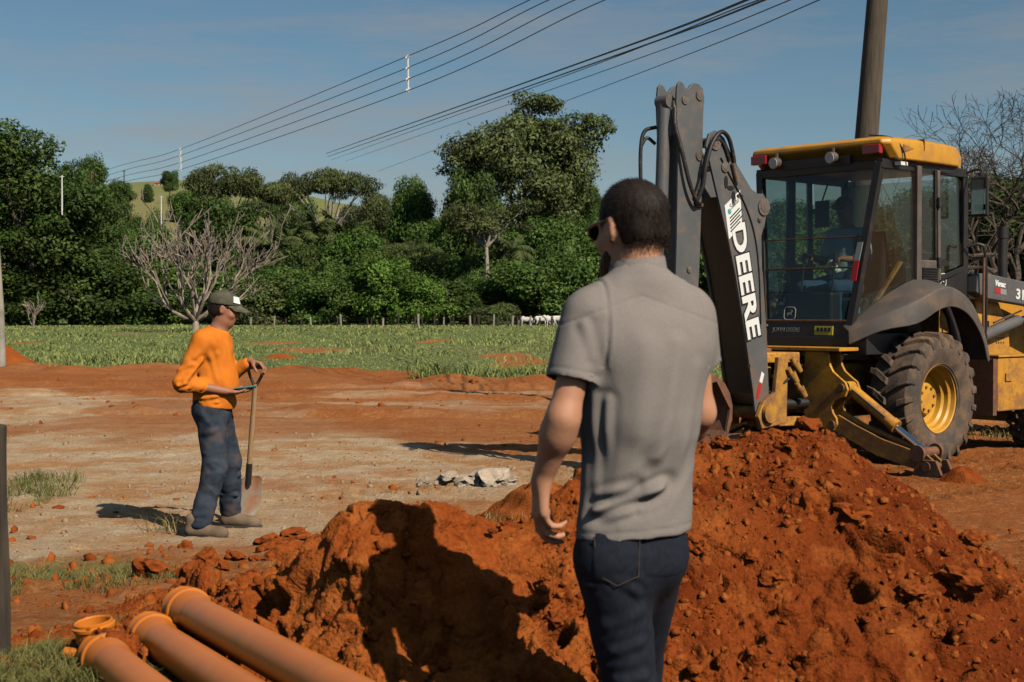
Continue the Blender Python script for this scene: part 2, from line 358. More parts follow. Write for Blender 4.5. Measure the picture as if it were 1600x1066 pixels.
def ground_mat():
    m = bpy.data.materials.new('site_soil_and_grass'); m.use_nodes = True; N = m.node_tree.nodes; L = m.node_tree.links; b = N['Principled BSDF']
    b.inputs['Roughness'].default_value = 0.95; b.inputs['Specular IOR Level'].default_value = 0.15
    a = N.new('ShaderNodeAttribute'); a.attribute_name = 'zone'; sp = N.new('ShaderNodeSeparateColor'); L.new(a.outputs['Color'], sp.inputs[0])
    co = N.new('ShaderNodeTexCoord')
    def noise(s, d=6, r=.6):
        n = N.new('ShaderNodeTexNoise'); n.inputs['Scale'].default_value = s; n.inputs['Detail'].default_value = d; n.inputs['Roughness'].default_value = r
        L.new(co.outputs['Object'], n.inputs['Vector']); return n.outputs['Fac']
    def mix(f, c1, c2, bt='MIX'):
        x = N.new('ShaderNodeMixRGB'); x.blend_type = bt
        for k, v in ((0, f), (1, c1), (2, c2)):
            if isinstance(v, tuple): x.inputs[k].default_value = rgb(v)
            elif isinstance(v, float): x.inputs[k].default_value = v
            else: L.new(v, x.inputs[k])
        return x.outputs[0]
    def rng_(v, lo, hi, a_=0.0, b_=1.0):
        r = N.new('ShaderNodeMapRange'); L.new(v, r.inputs[0]); r.inputs[1].default_value = lo; r.inputs[2].default_value = hi; r.inputs[3].default_value = a_; r.inputs[4].default_value = b_; return r.outputs[0]
    soil = mix(rng_(noise(2.5), .35, .65), (.42, .175, .058), (.33, .112, .030))
    mp2 = N.new('ShaderNodeMapping'); mp2.inputs['Scale'].default_value = (.16, 1.5, 1); mp2.inputs['Rotation'].default_value = (0, 0, .10); L.new(co.outputs['Object'], mp2.inputs[0])
    tr_ = N.new('ShaderNodeTexNoise'); tr_.inputs['Scale'].default_value = 1.6; tr_.inputs['Detail'].default_value = 7; tr_.inputs['Roughness'].default_value = .68; L.new(mp2.outputs[0], tr_.inputs['Vector']); trk = tr_.outputs['Fac']
    soil = mix(rng_(trk, .5, .66, 0, .75), soil, (.235, .075, .020))
    soil = mix(sp.outputs[2], soil, (.31, .090, .019)); soil = mix(rng_(noise(14), .52, .7, 0, .6), soil, (.48, .26, .12))
    pale = mix(rng_(noise(3.2, 8), .36, .64), (.54, .405, .262), (.46, .31, .18)); pale = mix(rng_(noise(30, 4), .58, .72, 0, .8), pale, (.60, .50, .37))
    pale = mix(rng_(noise(1.1, 5), .45, .60, 0, .85), pale, (.42, .20, .075))
    pale = mix(rng_(trk, .52, .68, 0, .8), pale, (.43, .235, .105)); pale = mix(rng_(trk, .44, .30, 0, .6), pale, (.60, .50, .38))
    c = mix(rng_(sp.outputs[0], .08, .75), soil, pale)
    gr = mix(rng_(noise(.5, 5), .35, .65), (.150, .185, .062), (.115, .160, .045)); gr = mix(rng_(noise(3, 6), .55, .75, 0, .7), gr, (.20, .165, .075))
    gr = mix(rng_(noise(.035, 4), .45, .62, 0, .8), gr, (.19, .18, .075))
    c = mix(rng_(sp.outputs[1], .25, .75), c, gr)
    c = mix(1.0, c, rng_(noise(55, 3), .25, .75, .72, 1.25), 'MULTIPLY')
    L.new(c, b.inputs['Base Color'])
    h = N.new('ShaderNodeMath'); h.operation = 'ADD'; L.new(noise(40, 8, .7), h.inputs[0]); L.new(noise(9, 6), h.inputs[1])
    bp = N.new('ShaderNodeBump'); bp.inputs['Distance'].default_value = .03; bp.inputs['Strength'].default_value = 1; L.new(h.outputs[0], bp.inputs['Height']); L.new(bp.outputs[0], b.inputs['Normal'])
    return m
M['ground'] = ground_mat()
g = obj('ground', me, M['ground'], smooth=True); tag(g, kind='structure')
def gz(x, y): return float(ground_z(np.array([x]), np.array([y]))[0])
def bz(x, y): return float(base_z(np.array([x]), np.array([y]))[0])
# ------------------------------------------------------------------ the heap of dug soil
crest = [(-150,1000,6.0),(60,950,6.0),(150,945,5.8),(250,925,5.6),(340,900,5.4),(440,876,5.0),(515,850,4.72),(540,800,4.6),(560,772,4.6),(600,770,4.6),(660,773,4.65),(700,776,4.7),(760,786,4.8),(830,780,4.9),
         (900,740,5.0),(960,705,5.1),(1090,690,5.25),(1150,680,5.3),(1190,666,5.3),(1225,692,5.3),(1262,676,5.3),(1300,696,5.3),(1350,738,5.25),(1400,768,5.2),(1450,800,5.15),(1500,835,5.1),(1560,868,5.05),(1600,900,5.0),(1720,960,4.9),(1900,1060,4.7)]
cw = np.array([P(*c) for c in crest])
foot_y = [4.3, 4.3, 4.35, 4.4, 4.45, 4.4, 4.2, 4.1, 4.12, 4.14, 4.15, 4.15, 4.15, 4.15, 4.15, 4.15, 4.18, 4.2, 4.2, 4.2, 4.2, 4.22, 4.24, 4.25, 4.25, 4.25, 4.25, 4.25, 4.2, 4.1]
def ridge(x, y):
    xw = x+.05*vnoise(x*4, y*4, seed=61)
    yc = np.interp(xw, cw[:, 0], cw[:, 1]); zc = np.interp(xw, cw[:, 0], cw[:, 2])+.050*sstep(.0, .4, x)-.004; yf = np.interp(xw, cw[:, 0], foot_y)
    u = y-yc+.05*vnoise(x*3, y*3, seed=62)
    sf = (zc-.38)/np.maximum(yc-yf, .2)
    t = np.clip(-u/np.maximum(yc-yf, .2), 0, 1.6)
    front = zc-(zc-.38)*(t-.10*np.sin(np.clip(t, 0, 1)*np.pi))
    z = np.where(u < 0, front, zc-.8*u)
    z = z-.03*np.exp(-(u/.07)**2)
    z = np.where(y < yf-.02, z-3.0*(yf-.02-y), z)
    return z
HOLES = [(P(px, py, d).x, d, r, h) for px, py, d, r, h in ((1290,885,4.78,.055,.13),(1365,945,4.66,.06,.14),(1232,850,4.86,.035,.08),(1335,1010,4.46,.05,.09),(870,985,4.30,.035,.09),(1400,860,4.95,.04,.09),(1540,960,4.7,.05,.10),(450,960,4.5,.03,.08),(1240,720,5.2,.035,.08),(1480,1040,4.4,.04,.08))]
def mound_disp(x, s, px_, py_):
    """relief of the heap, measured along its surface (x across, s up the slope)"""
    wx = x+.09*fbm(x*5, s*5, oct=3, seed=70); wy = s+.09*fbm(x*5, s*5, oct=3, seed=71)
    m1 = sstep(-.12, .28, fbm(x*1.7, s*1.7, oct=3, seed=90))*sstep(-2.1, -1.4, x); m1 = np.maximum(m1, .75*sstep(.1, -.2, x)*sstep(-1.6, -1.1, x))          # patches of clods against raked fine soil
    d = .026*fbm(x*5, s*3.2, oct=4, seed=63)+.012*sstep(-.3, -.8, x)*fbm(x*11, s*11, oct=4, seed=64)
    f1, f2, iv = worley(wx*8, wy*8, 65); d = d+sstep(.0, .22, f2-f1)*(.006+.042*iv)*sstep(.45, .85, iv)*m1*(1+.9*sstep(.0, -.5, x))
    f1, f2, iv = worley(wx*18, wy*18, 66); d = d+sstep(.0, .28, f2-f1)*.022*sstep(.35, 1, iv)*(.2+.8*m1)
    f1, f2, iv = worley(x*42+wy, s*42, 67); d = d+np.clip(.5-f1, 0, 1)*.020*iv*(.35+.65*m1)
    f1, f2, iv = worley(x*90, s*90+wx, 69); d = d+np.clip(.5-f1, 0, 1)*.010*iv
    d = d+.010*fbm(x*20, s*20, oct=4, seed=68)-.006*np.abs(fbm(wx*34, wy*34, oct=3, seed=82))
    cr = 1-np.abs(fbm(x*3.1+.3*wy, s*3.6, oct=3, seed=77))*2.4; d = d-.040*np.clip(cr, 0, 1)**8*sstep(-.05, .25, fbm(x*1.3, s*1.3, seed=79))
    cr = 1-np.abs(fbm(wx*8.3, wy*8.8, oct=3, seed=78))*2.4; d = d-.020*np.clip(cr, 0, 1)**7*m1*(1+1.3*sstep(.0, -.5, x))
    for hx, hy, hr, hd in HOLES:
        e = np.hypot(px_-hx, (py_-hy)*1.3)/(hr*1.15)+.95*fbm(x*9, s*9, oct=4, seed=76); d = d-hd*.75*sstep(1.05, .5, e)+.22*hd*np.exp(-((e-1.35)/.3)**2)
    return d
gx = np.arange(-2.4, 2.6, .0070); gy = np.arange(3.95, 6.6, .0070)
YY, XX = np.meshgrid(gy, gx, indexing='ij'); Z0 = ridge(XX, YY)+.05*fbm(XX*2.4, YY*2.4, oct=3, seed=63)
def blur(a, r):
    for ax in (0, 1):
        p = np.pad(a, [(r, r) if i == ax else (0, 0) for i in (0, 1)], mode='edge'); c_ = np.cumsum(p, ax); z_ = np.zeros_like(np.take(c_, [0], ax)); c_ = np.concatenate([z_, c_], ax)
        n_ = a.shape[ax]; a = (np.take(c_, range(2*r+1, 2*r+1+n_), ax)-np.take(c_, range(0, n_), ax))/(2*r+1)
    return a
Z0 = blur(blur(Z0, 4), 4)
dzy, dzx = np.gradient(Z0, .0070); SS = np.cumsum(np.sqrt(1+blur(np.clip(np.abs(dzy), 0, 1.6), 6)**2), 0)*.0070
dsp_ = mound_disp(XX, SS, XX, YY); nl = np.sqrt(1+dzx**2+dzy**2)
keep = Z0+dsp_ > base_z(XX, YY)-.05
ii = np.arange(Z0.size).reshape(Z0.shape)
kf = keep[:-1, :-1] | keep[1:, :-1] | keep[:-1, 1:] | keep[1:, 1:]
Fm = np.stack([ii[:-1, :-1], ii[:-1, 1:], ii[1:, 1:], ii[1:, :-1]], -1)[kf]
used, inv = np.unique(Fm.ravel(), return_inverse=True)
Vm = np.stack([XX-dzx/nl*dsp_, YY-dzy/nl*dsp_, Z0+dsp_/nl], -1).reshape(-1, 3)[used]; Fm = inv.reshape(-1, 4)
Vm[:, 0] += .012*fbm(Vm[:, 0]*22, Vm[:, 1]*22, Vm[:, 2]*22, oct=2, seed=72); Vm[:, 1] += .012*fbm(Vm[:, 0]*22+9, Vm[:, 1]*22, Vm[:, 2]*22, oct=2, seed=73)
me = mesh_from('dirt_mound', Vm, Fm)
tn = fbm(Vm[:, 0]*1.7, Vm[:, 1]*1.7, Vm[:, 2]*3, oct=4, seed=74); dry = sstep(.0, .5, tn)*.8+.5*sstep(.1, .4, fbm(Vm[:, 0]*14, Vm[:, 1]*14, oct=3, seed=75))
wet = np.clip(sstep(.3, 1.2, Vm[:, 0])*.75+.9*sstep(.05, .5, fbm(Vm[:, 0]*2.1, Vm[:, 1]*2.1, Vm[:, 2]*2.1, oct=4, seed=93)), 0, 1)
colr = np.stack([np.clip(dry*(1-.45*wet), 0, 1), wet, 0*dry, 1+0*dry], -1); set_col(me, 'tint', colr)
def soil_mat(nm='dug_red_soil', fs=70, bs=85, bd=.012):
    m = bpy.data.materials.new(nm); m.use_nodes = True; N = m.node_tree.nodes; L = m.node_tree.links; b = N['Principled BSDF']
    b.inputs['Roughness'].default_value = 0.95; b.inputs['Specular IOR Level'].default_value = 0.1
    a = N.new('ShaderNodeAttribute'); a.attribute_name = 'tint'; sp = N.new('ShaderNodeSeparateColor'); L.new(a.outputs['Color'], sp.inputs[0])
    co = N.new('ShaderNodeTexCoord')
    def noise(s, d=6):
        n = N.new('ShaderNodeTexNoise'); n.inputs['Scale'].default_value = s; n.inputs['Detail'].default_value = d; L.new(co.outputs['Object'], n.inputs['Vector']); return n.outputs['Fac']
    def mix(f, c1, c2, bt='MIX'):
        x = N.new('ShaderNodeMixRGB'); x.blend_type = bt
        for k, v in ((0, f), (1, c1), (2, c2)):
            if isinstance(v, tuple): x.inputs[k].default_value = rgb(v)
            elif isinstance(v, float): x.inputs[k].default_value = v
            else: L.new(v, x.inputs[k])
        return x.outputs[0]
    c = mix(sp.outputs[1], (.250, .054, .0092), (.130, .0235, .0040)); c = mix(sp.outputs[0], c, (.335, .096, .0195))
    r = N.new('ShaderNodeMapRange'); L.new(noise(fs, 4), r.inputs[0]); r.inputs[1].default_value = .3; r.inputs[2].default_value = .7; r.inputs[3].default_value = .75; r.inputs[4].default_value = 1.22
    c = mix(1.0, c, r.outputs[0], 'MULTIPLY'); L.new(c, b.inputs['Base Color'])
    bp = N.new('ShaderNodeBump'); bp.inputs['Distance'].default_value = bd; bp.inputs['Strength'].default_value = 1; L.new(noise(bs, 8), bp.inputs['Height']); L.new(bp.outputs[0], b.inputs['Normal'])
    return m
M['soil'] = soil_mat(); M['clod'] = soil_mat('soil_lump', 4, 5, .006)
o = obj('dirt_mound', me, M['soil'], smooth=True); tag(o, 'long heap of freshly dug red soil across the foreground', 'dirt mound')
def surf(x, y):
    a, b = np.array([x]), np.array([y]); return float(max(ground_z(a, b)[0], ridge(a, b)[0] if 3.95 < y < 6.9 else -9))
# clods and stones
def clod_mesh(name, seed, sub=3, flat=.75, amp=.42):
    import bmesh
    bm = bmesh.new(); bmesh.ops.create_icosphere(bm, subdivisions=sub, radius=1.0)
    v = np.array([p.co for p in bm.verts]); n = 1+amp*1.6*fbm(v[:, 0]*1.3+seed*7, v[:, 1]*1.3, v[:, 2]*1.3, oct=3, seed=seed)+.30*fbm(v[:, 0]*4, v[:, 1]*4, v[:, 2]*4+seed, oct=4, seed=seed+1, gain=.65)-.25*np.abs(fbm(v[:, 0]*2.2+3, v[:, 1]*2.2, v[:, 2]*2.2, oct=2, seed=seed+2))
    for p, k in zip(bm.verts, n): p.co = p.co*k; p.co.z *= flat
    me_ = bpy.data.meshes.new(name); bm.to_mesh(me_); bm.free(); set_col(me_, 'tint', np.tile([.15, .25, 0, 1], (len(me_.vertices), 1))); return me_
cl = [clod_mesh('dirt_clod', 100+k) for k in range(7)]
for m_ in cl: m_.materials.append(M['clod'])
def put_clod(x, y, s, lab, grp, meshes=cl, name='dirt_clod', cat='clod', sink=.35, zf=surf):
    o = obj(name, random.choice(meshes)); o.location = (x, y, zf(x, y)+s*(.75-sink)*.6)
    o.scale = (s*random.uniform(.8, 1.25), s*random.uniform(.8, 1.2), s*random.uniform(.7, 1.1)); o.rotation_euler = (random.uniform(-.4, .4), random.uniform(-.4, .4), random.uniform(0, 6.28))
    return tag(o, lab, cat, grp)
big = [(1210,668,5.25,.045),(1262,672,5.28,.06),(1248,690,5.2,.035),(600,780,4.55,.03),(660,900,4.4,.03),(870,960,4.35,.045),(1085,930,4.6,.045),(1070,1010,4.4,.035),(1105,1020,4.4,.028),(1215,995,4.5,.05),(1265,905,4.75,.075),(1330,930,4.75,.06),(1500,985,4.6,.07),(1430,990,4.5,.05),(1230,760,5.1,.04),(1520,850,5.0,.05),(960,1000,4.3,.03),(700,960,4.3,.025)]
for px, py, d, s in big:
    p = P(px, py, d); put_clod(p.x, p.y, s, 'large lump of red soil on the face of the long heap', 'lumps on the soil heap')
for k in range(110):
    t = random.random(); px = random.uniform(330, 1600)
    x_ = (px-800)/FPX*4.6; yc = float(np.interp(x_, cw[:, 0], cw[:, 1])); yf = float(np.interp(x_, cw[:, 0], foot_y)); y_ = yf+(yc-yf)*random.random()**.8
    put_clod((px-800)/FPX*y_, y_, .009+.022*random.random()**2.5, 'small crumb of red soil lying on the long heap', 'crumbs on the soil heap')
near_spots = [(432,835),(455,848),(470,840),(415,850),(398,872),(440,868),(490,826),(505,838),(475,865),(320,880),(350,890),(370,868),(290,845),(520,815),(460,815),(300,905),(245,900),(420,822)]
for px, py in near_spots:
    d = 9.2-(py-822)/90*2.3; p = P(px, py, d); put_clod(p.x, p.y, random.uniform(.035, .10), 'lump of orange earth on the ground by the worker\'s boots', 'lumps near the boots')
# small stones and crumbs that nobody could count: one stuff mesh
def scatter(name, pts, sizes, seed, matl, label):
    r_ = np.random.default_rng(seed); n = len(pts)
    ico = np.array([(0,0,1),(.894,0,.447),(.276,.851,.447),(-.724,.526,.447),(-.724,-.526,.447),(.276,-.851,.447),(.724,.526,-.447),(-.276,.851,-.447),(-.894,0,-.447),(-.276,-.851,-.447),(.724,-.526,-.447),(0,0,-1)])
    fi = np.array([(0,1,2),(0,2,3),(0,3,4),(0,4,5),(0,5,1),(1,6,2),(2,7,3),(3,8,4),(4,9,5),(5,10,1),(6,7,2),(7,8,3),(8,9,4),(9,10,5),(10,6,1)])
    jit = 1+1.0*(r_.random((n, 12, 1))-.5); sc = sizes[:, None, None]*(.5+1.0*r_.random((n, 1, 3))); a = r_.random(n)*6.28
    v = ico[None]*jit*sc; c_, s_ = np.cos(a)[:, None], np.sin(a)[:, None]
    v = np.stack([v[..., 0]*c_-v[..., 1]*s_, v[..., 0]*s_+v[..., 1]*c_, v[..., 2]], -1)+pts[:, None, :]
    f = (fi[None]+12*np.arange(n)[:, None, None]).reshape(-1, 3); me_ = mesh_from(name, v.reshape(-1, 3), f)
    set_col(me_, 'tint', np.repeat(np.stack([r_.random(n)*.9, r_.random(n)*.6, 0*a, 1+0*a], -1), 12, 0))
    o = obj(name, me_, matl); tag(o, label, 'crumbs', kind='stuff'); return o
ks = rng.choice(np.flatnonzero(Vm[:, 1] < 5.6), 9000); cz = fbm(Vm[ks, 0]*2.2, Vm[ks, 1]*2.2, oct=3, seed=92); ks = ks[cz > -.15]
scatter('soil_crumbs', Vm[ks]+[0, 0, .002], .003+.016*rng.random(len(ks))**5, 3, M['soil'], 'fine crumbs of red soil strewn over the long heap')
n = 13000; y_ = 5.5*(36/5.5)**(rng.random(n)**1.15); x_ = (rng.random(n)*1.0-.5)*y_; cl_ = fbm(x_*.8, y_*.8, oct=3, seed=81); pz = zone_cols(x_, y_)[:, 0]; k = ((cl_ > .08) | ((y_ < 9.8) & (cl_ > -.25))) & (rng.random(n) > .82*pz); x_, y_ = x_[k], y_[k]
k = y_ < edge_y(x_)-.5; x_, y_ = x_[k], y_[k]
scatter('ground_crumbs', np.stack([x_, y_, ground_z(x_, y_)], -1), (.003+.020*rng.random(len(x_))**7)*(1+y_/15), 4, M['clod'], 'scattered crumbs of soil on the trampled site')
n = 5200; y_ = 9.5*(26/9.5)**rng.random(n); x_ = rng.uniform(-.42, .1, n)*y_; k = zone_cols(x_, y_)[:, 0] > .3; x_, y_ = x_[k], y_[k]; n = len(x_)
M['gravel'] = mat('tan_gravel', (.34,.24,.15), (.26,.16,.09), rough=.95, scale=3)
scatter('gravel', np.stack([x_, y_, ground_z(x_, y_)], -1), (.002+.011*rng.random(n)**6)*(1+y_/16), 5, M['gravel'], 'pale gravel scattered over the track')
# pale broken concrete beside the heap
cm = [clod_mesh('concrete_lump', 140+k, 3, .6, .45) for k in range(3)]
for m_ in cm: m_.materials.append(M['concrete'])
for k, (px, py, s, lab) in enumerate([(735,752,.17,'largest pale broken concrete lump behind the soil heap'),(700,762,.12,'middle sized pale concrete lump beside the largest one'),(768,742,.16,'pale flat concrete lump nearest the grey shirt'),(680,752,.08,'small round pale stone left of the concrete lumps'),(662,758,.06,'smallest pale stone at the left end of the concrete lumps'),(752,760,.10,'pale concrete lump half buried in front of the largest one'),(722,742,.09,'pale concrete chunk behind the largest one'),(790,738,.09,'pale chunk at the right end of the rubble')]):
    d = 12.4; p = P(px, py, d); put_clod(p.x, d, s, lab, None, cm, 'concrete_lump', 'rubble', .3, gz)
# second low bank behind the heap
def bank(name, px0, px1, d, h, wy, label, seed, tint):
    xa, xb = (px0-800)/FPX*d, (px1-800)/FPX*d
    X_, Y_ = np.meshgrid(np.arange(xa-.3, xb+.3, wy/26), np.arange(d-wy, d+wy, wy/26), indexing='ij')
    e = np.sqrt(np.clip(((X_-(xa+xb)/2)/((xb-xa)/2))**2, 0, 4)*.9+((Y_-d)/wy)**2*1.1); z = h*sstep(1, .15, e)*(1+.3*fbm(X_*2/wy, Y_*2/wy, oct=3, seed=seed))+.10*h*fbm(X_*9/wy, Y_*9/wy, oct=4, seed=seed+1)-.05*h+ground_z(X_, Y_)-.25*h*sstep(.85, 1.1, e)
    i_ = np.arange(X_.size).reshape(X_.shape); f = np.stack([i_[:-1, :-1], i_[1:, :-1], i_[1:, 1:], i_[:-1, 1:]], -1).reshape(-1, 4)
    me_ = mesh_from(name, np.stack([X_, Y_, z], -1).reshape(-1, 3), f); n_ = X_.size
    set_col(me_, 'tint', np.stack([np.clip(tint+.6*fbm(X_.ravel()*5, Y_.ravel()*5, seed=4), 0, 1), 0*z.ravel()+.1, 0*z.ravel(), 1+0*z.ravel()], -1))
    o = obj(name, me_, M['soil'], smooth=True); return tag(o, label, 'dirt mound')
bank('dirt_bank', 745, 960, 10.6, .24, .8, 'low orange bank with grass roots behind the grey shirt\'s elbow', 201, .8)
bank('dirt_bank', 1466, 1545, 12.75, .13, .35, 'small heap of dark red soil around the stabiliser foot', 207, .0)
bank('dirt_bank', -90, 62, 39, .62, 1.6, 'pointed red dirt pile at the left edge by the pale pole', 203, .5)
bank('dirt_bank', 405, 470, 44, .13, .9, 'small brown earth bump in the grass behind the orange shirt', 205, .6)
# ================================================================== GRASS
def leafmat(name, c1, c2, transl=.25, rough=.6, sc=.15):
    return mat(name, c1, c2, rough=rough, scale=sc, attr='tone', transl=transl, spec=.25)
M['grass'] = leafmat('grass_blades', (.15,.185,.055), (.215,.215,.095), .3, sc=.8)
M['drygrass'] = leafmat('dry_grass_blades', (.30,.24,.11), (.22,.20,.08), .3, sc=.8)
M['fieldgrass'] = leafmat('field_grass_blades', (.230,.320,.115), (.290,.345,.150), .3, sc=.25)
def blades(name, pts, hgt, wid, seed, matl, lean=.5):
    r_ = np.random.default_rng(seed); n = len(pts); a = r_.random(n)*6.283; d = np.stack([np.cos(a), np.sin(a), 0*a], -1); s = np.stack([-np.sin(a), np.cos(a), 0*a], -1)
    a2 = r_.random(n)*6.283; s = np.stack([np.cos(a2), np.sin(a2), 0*a2], -1)
    up = np.array([0, 0, 1.0]); ln = (lean*(.3+r_.random(n)))[:, None]; h = hgt[:, None]; w = wid[:, None]
    b0 = pts-s*w/2; b1 = pts+s*w/2; m = pts+up*h*.55+d*h*ln*.3; m0 = m-s*w*.38; m1 = m+s*w*.38; t = pts+up*h*(1-.3*ln)+d*h*ln
    v = np.stack([b0, b1, m1, m0, t], 1).reshape(-1, 3); i = 5*np.arange(n)[:, None]
    f = np.concatenate([i+np.array([[0, 1, 2]]), i+np.array([[0, 2, 3]]), i+np.array([[3, 2, 4]])])
    me_ = mesh_from(name, v, f); tone = np.repeat(.65+.7*r_.random(n), 5); warm = np.repeat(r_.random(n), 5)
    set_col(me_, 'tone', np.stack([tone*(1+.25*warm), tone, tone*(.9-.2*warm), 1+0*tone], -1)); return obj(name, me_, matl)
n = 110000; y_ = 30*(128/30)**(rng.random(n)**.9); x_ = rng.uniform(-.50, .50, n)*y_
zn = zone_cols(x_, y_); k = rng.random(n) < zn[:, 1]*1.1; x_, y_ = x_[k], y_[k]
tuft = .5+1.1*sstep(0, .5, fbm(x_*.5, y_*.35, oct=3, seed=91))
o = blades('field_grass', np.stack([x_, y_, ground_z(x_, y_)-.02], -1), (.07+.10*rng.random(len(x_)))*tuft, .008+.00075*y_, 6, M['fieldgrass'], .9); tag(o, 'green pasture grass on the field behind the site', 'grass', kind='stuff')
def patch(name, cx, cy, rx, ry, n, h, w, seed, matl, label, lean=1.1):
    r_ = np.random.default_rng(seed); a = r_.random(n)*6.283; q = np.sqrt(r_.random(n)); x_ = cx+np.cos(a)*q*rx; y_ = cy+np.sin(a)*q*ry
    k = fbm(x_*3/rx, y_*3/rx, oct=3, seed=seed) > .02*(-1)**seed-.02+.3*(q[:]-.6); x_, y_ = x_[k], y_[k]; z_ = np.maximum(ground_z(x_, y_), np.where((y_ > 3.95) & (y_ < 6.9), ridge(x_, y_), -9))-.01
    o = blades(name, np.stack([x_, y_, z_], -1), h*(.4+.8*r_.random(len(x_))), w*(.6+.8*r_.random(len(x_))), seed, matl, lean); return tag(o, label, 'grass', kind='stuff')
def gp(px, py, d): p = P(px, py, d); return p.x, p.y
x0, y0 = gp(70, 1030, 4.35); patch('grass_patch', x0-.1, y0, .55, .35, 9000, .085, .0035, 51, M['grass'], 'thick green grass in the corner by the pipes and post')
x0, y0 = gp(180, 1000, 4.75); patch('grass_patch', x0, y0, .30, .30, 3000, .07, .0032, 52, M['grass'], 'green grass around the far ends of the pipes')
x0, y0 = gp(120, 890, 7.2); patch('grass_patch', x0, y0, .62, .8, 8000, .065, .0035, 53, M['drygrass'], 'thin dry grass on the earth left of the worker')
x0, y0 = gp(120, 890, 7.2); patch('grass_patch', x0-.1, y0-.1, .6, .8, 6500, .07, .0038, 56, M['grass'], 'sparse green blades among the dry grass')
x0, y0 = gp(30, 770, 11.5); patch('grass_patch', x0-.2, y0, .55, 1.7, 3600, .14, .006, 54, M['grass'], 'sparse grass at the left edge behind the wooden post')
x0, y0 = gp(268, 828, 9.75); patch('grass_patch', x0, y0, .2, .15, 120, .19, .006, 55, M['drygrass'], 'wispy dry tuft in the worker\'s shadow')
x0, y0 = gp(800, 776, 10.0); patch('grass_patch', x0, y0, .5, .12, 500, .12, .007, 57, M['drygrass'], 'torn grass roots along the low orange bank')
x0, y0 = gp(1580, 668, 17.5); patch('grass_patch', x0+.2, y0, 1.2, .8, 700, .16, .012, 58, M['drygrass'], 'dry straw behind the machine\'s rear wheel', .9)
x0, y0 = gp(800, 585, 33); patch('grass_patch', x0, y0, 3.0, 1.2, 2600, .42, .03, 59, M['fieldgrass'], 'taller grass tuft at the edge of the field')
x0, y0 = gp(220, 568, 40); patch('grass_patch', x0, y0, 3.0, 1.6, 1800, .4, .035, 60, M['fieldgrass'], 'shaggy grass edge beside the red berm')
# ================================================================== TREES
LT = dict(dark=leafmat('dark_leaves', (.062,.104,.024), (.082,.125,.030)), mid=leafmat('mid_leaves', (.088,.158,.032), (.118,.180,.042)),
          bright=leafmat('bright_leaves', (.120,.230,.036), (.150,.250,.046)), olive=leafmat('olive_leaves', (.112,.145,.052), (.138,.165,.060)),
          brown=leafmat('brown_green_leaves', (.105,.118,.044), (.10,.125,.042)), palm=leafmat('palm_leaves', (.085,.115,.038), (.105,.13,.045)))
def leaf_cloud(clumps, n, ln, wd, seed, up=.5, hang=0.0, shell=.55):
    """n leaf shaped quads spread through a list of ellipsoid clumps (cx,cy,cz,rx,ry,rz)"""
    r_ = np.random.default_rng(seed); c = np.array(clumps, float); w = (c[:, 3]*c[:, 4]*c[:, 5])**(2/3); w /= w.sum()
    k = r_.choice(len(c), n, p=w); u = r_.normal(size=(n, 3)); u /= np.linalg.norm(u, axis=1)[:, None]
    rad = (shell+(1-shell)*r_.random(n)**.5)*(1+.18*r_.normal(size=n).clip(-1, 2)); pos = c[k, :3]+u*c[k, 3:]*rad[:, None]
    nrm = u*.8+r_.normal(size=(n, 3))*.55+np.array([0, 0, up]); nrm /= np.linalg.norm(nrm, axis=1)[:, None]
    t = r_.normal(size=(n, 3))+np.array([0, 0, -hang*2.5]); t -= nrm*(t*nrm).sum(1)[:, None]; t /= np.linalg.norm(t, axis=1)[:, None]; b = np.cross(nrm, t)
    L_ = (ln*(.6+.8*r_.random(n)))[:, None]; W_ = (wd*(.6+.8*r_.random(n)))[:, None]
    v = np.stack([pos-t*L_*.5, pos+b*W_*.5+nrm*W_*.12, pos+t*L_*.5-nrm*L_*.15, pos-b*W_*.5+nrm*W_*.12], 1).reshape(-1, 3)
    f = 4*np.arange(n)[:, None]+np.array([[0, 1, 2, 3]]); ct = .62+.62*r_.random(len(c)); tone = np.repeat(ct[k]*(.7+.6*r_.random(n)), 4); wm = np.repeat((r_.random(len(c)))[k]*.5+.5*r_.random(n), 4)
    return v, f, np.stack([tone*(.78+.38*wm), tone, tone*(.75+.25*wm), 1+0*tone], -1)
def crown_clumps(cx, cy, cz, rx, ry, rz, n, sub, seed, zmin=-1.0):
    r_ = random.Random(seed); out_ = []
    while len(out_) < n:
        u = Vector((r_.gauss(0, 1), r_.gauss(0, 1), r_.gauss(0, 1))).normalized()
        if u.z < zmin: continue
        k = r_.uniform(.45, .92); s = sub*r_.uniform(.65, 1.35)
        out_.append((cx+u.x*rx*k, cy+u.y*ry*k, cz+u.z*rz*k, s*r_.uniform(.9, 1.4), s*r_.uniform(.9, 1.4), s*r_.uniform(.6, .95)))
    return out_
def limbs(mb, base, tips, r0, seed, n=6):
    r_ = random.Random(seed)
    for t in tips:
        a, b = Vector(base), Vector(t); mid = a.lerp(b, .5)+Vector((r_.uniform(-1, 1), r_.uniform(-1, 1), r_.uniform(-.2, .6)))*(b-a).length*.1
        p = spline([a, mid, b], 5); mb.tube(p, [r0*(1-.8*i/(len(p)-1)) for i in range(len(p))], n)
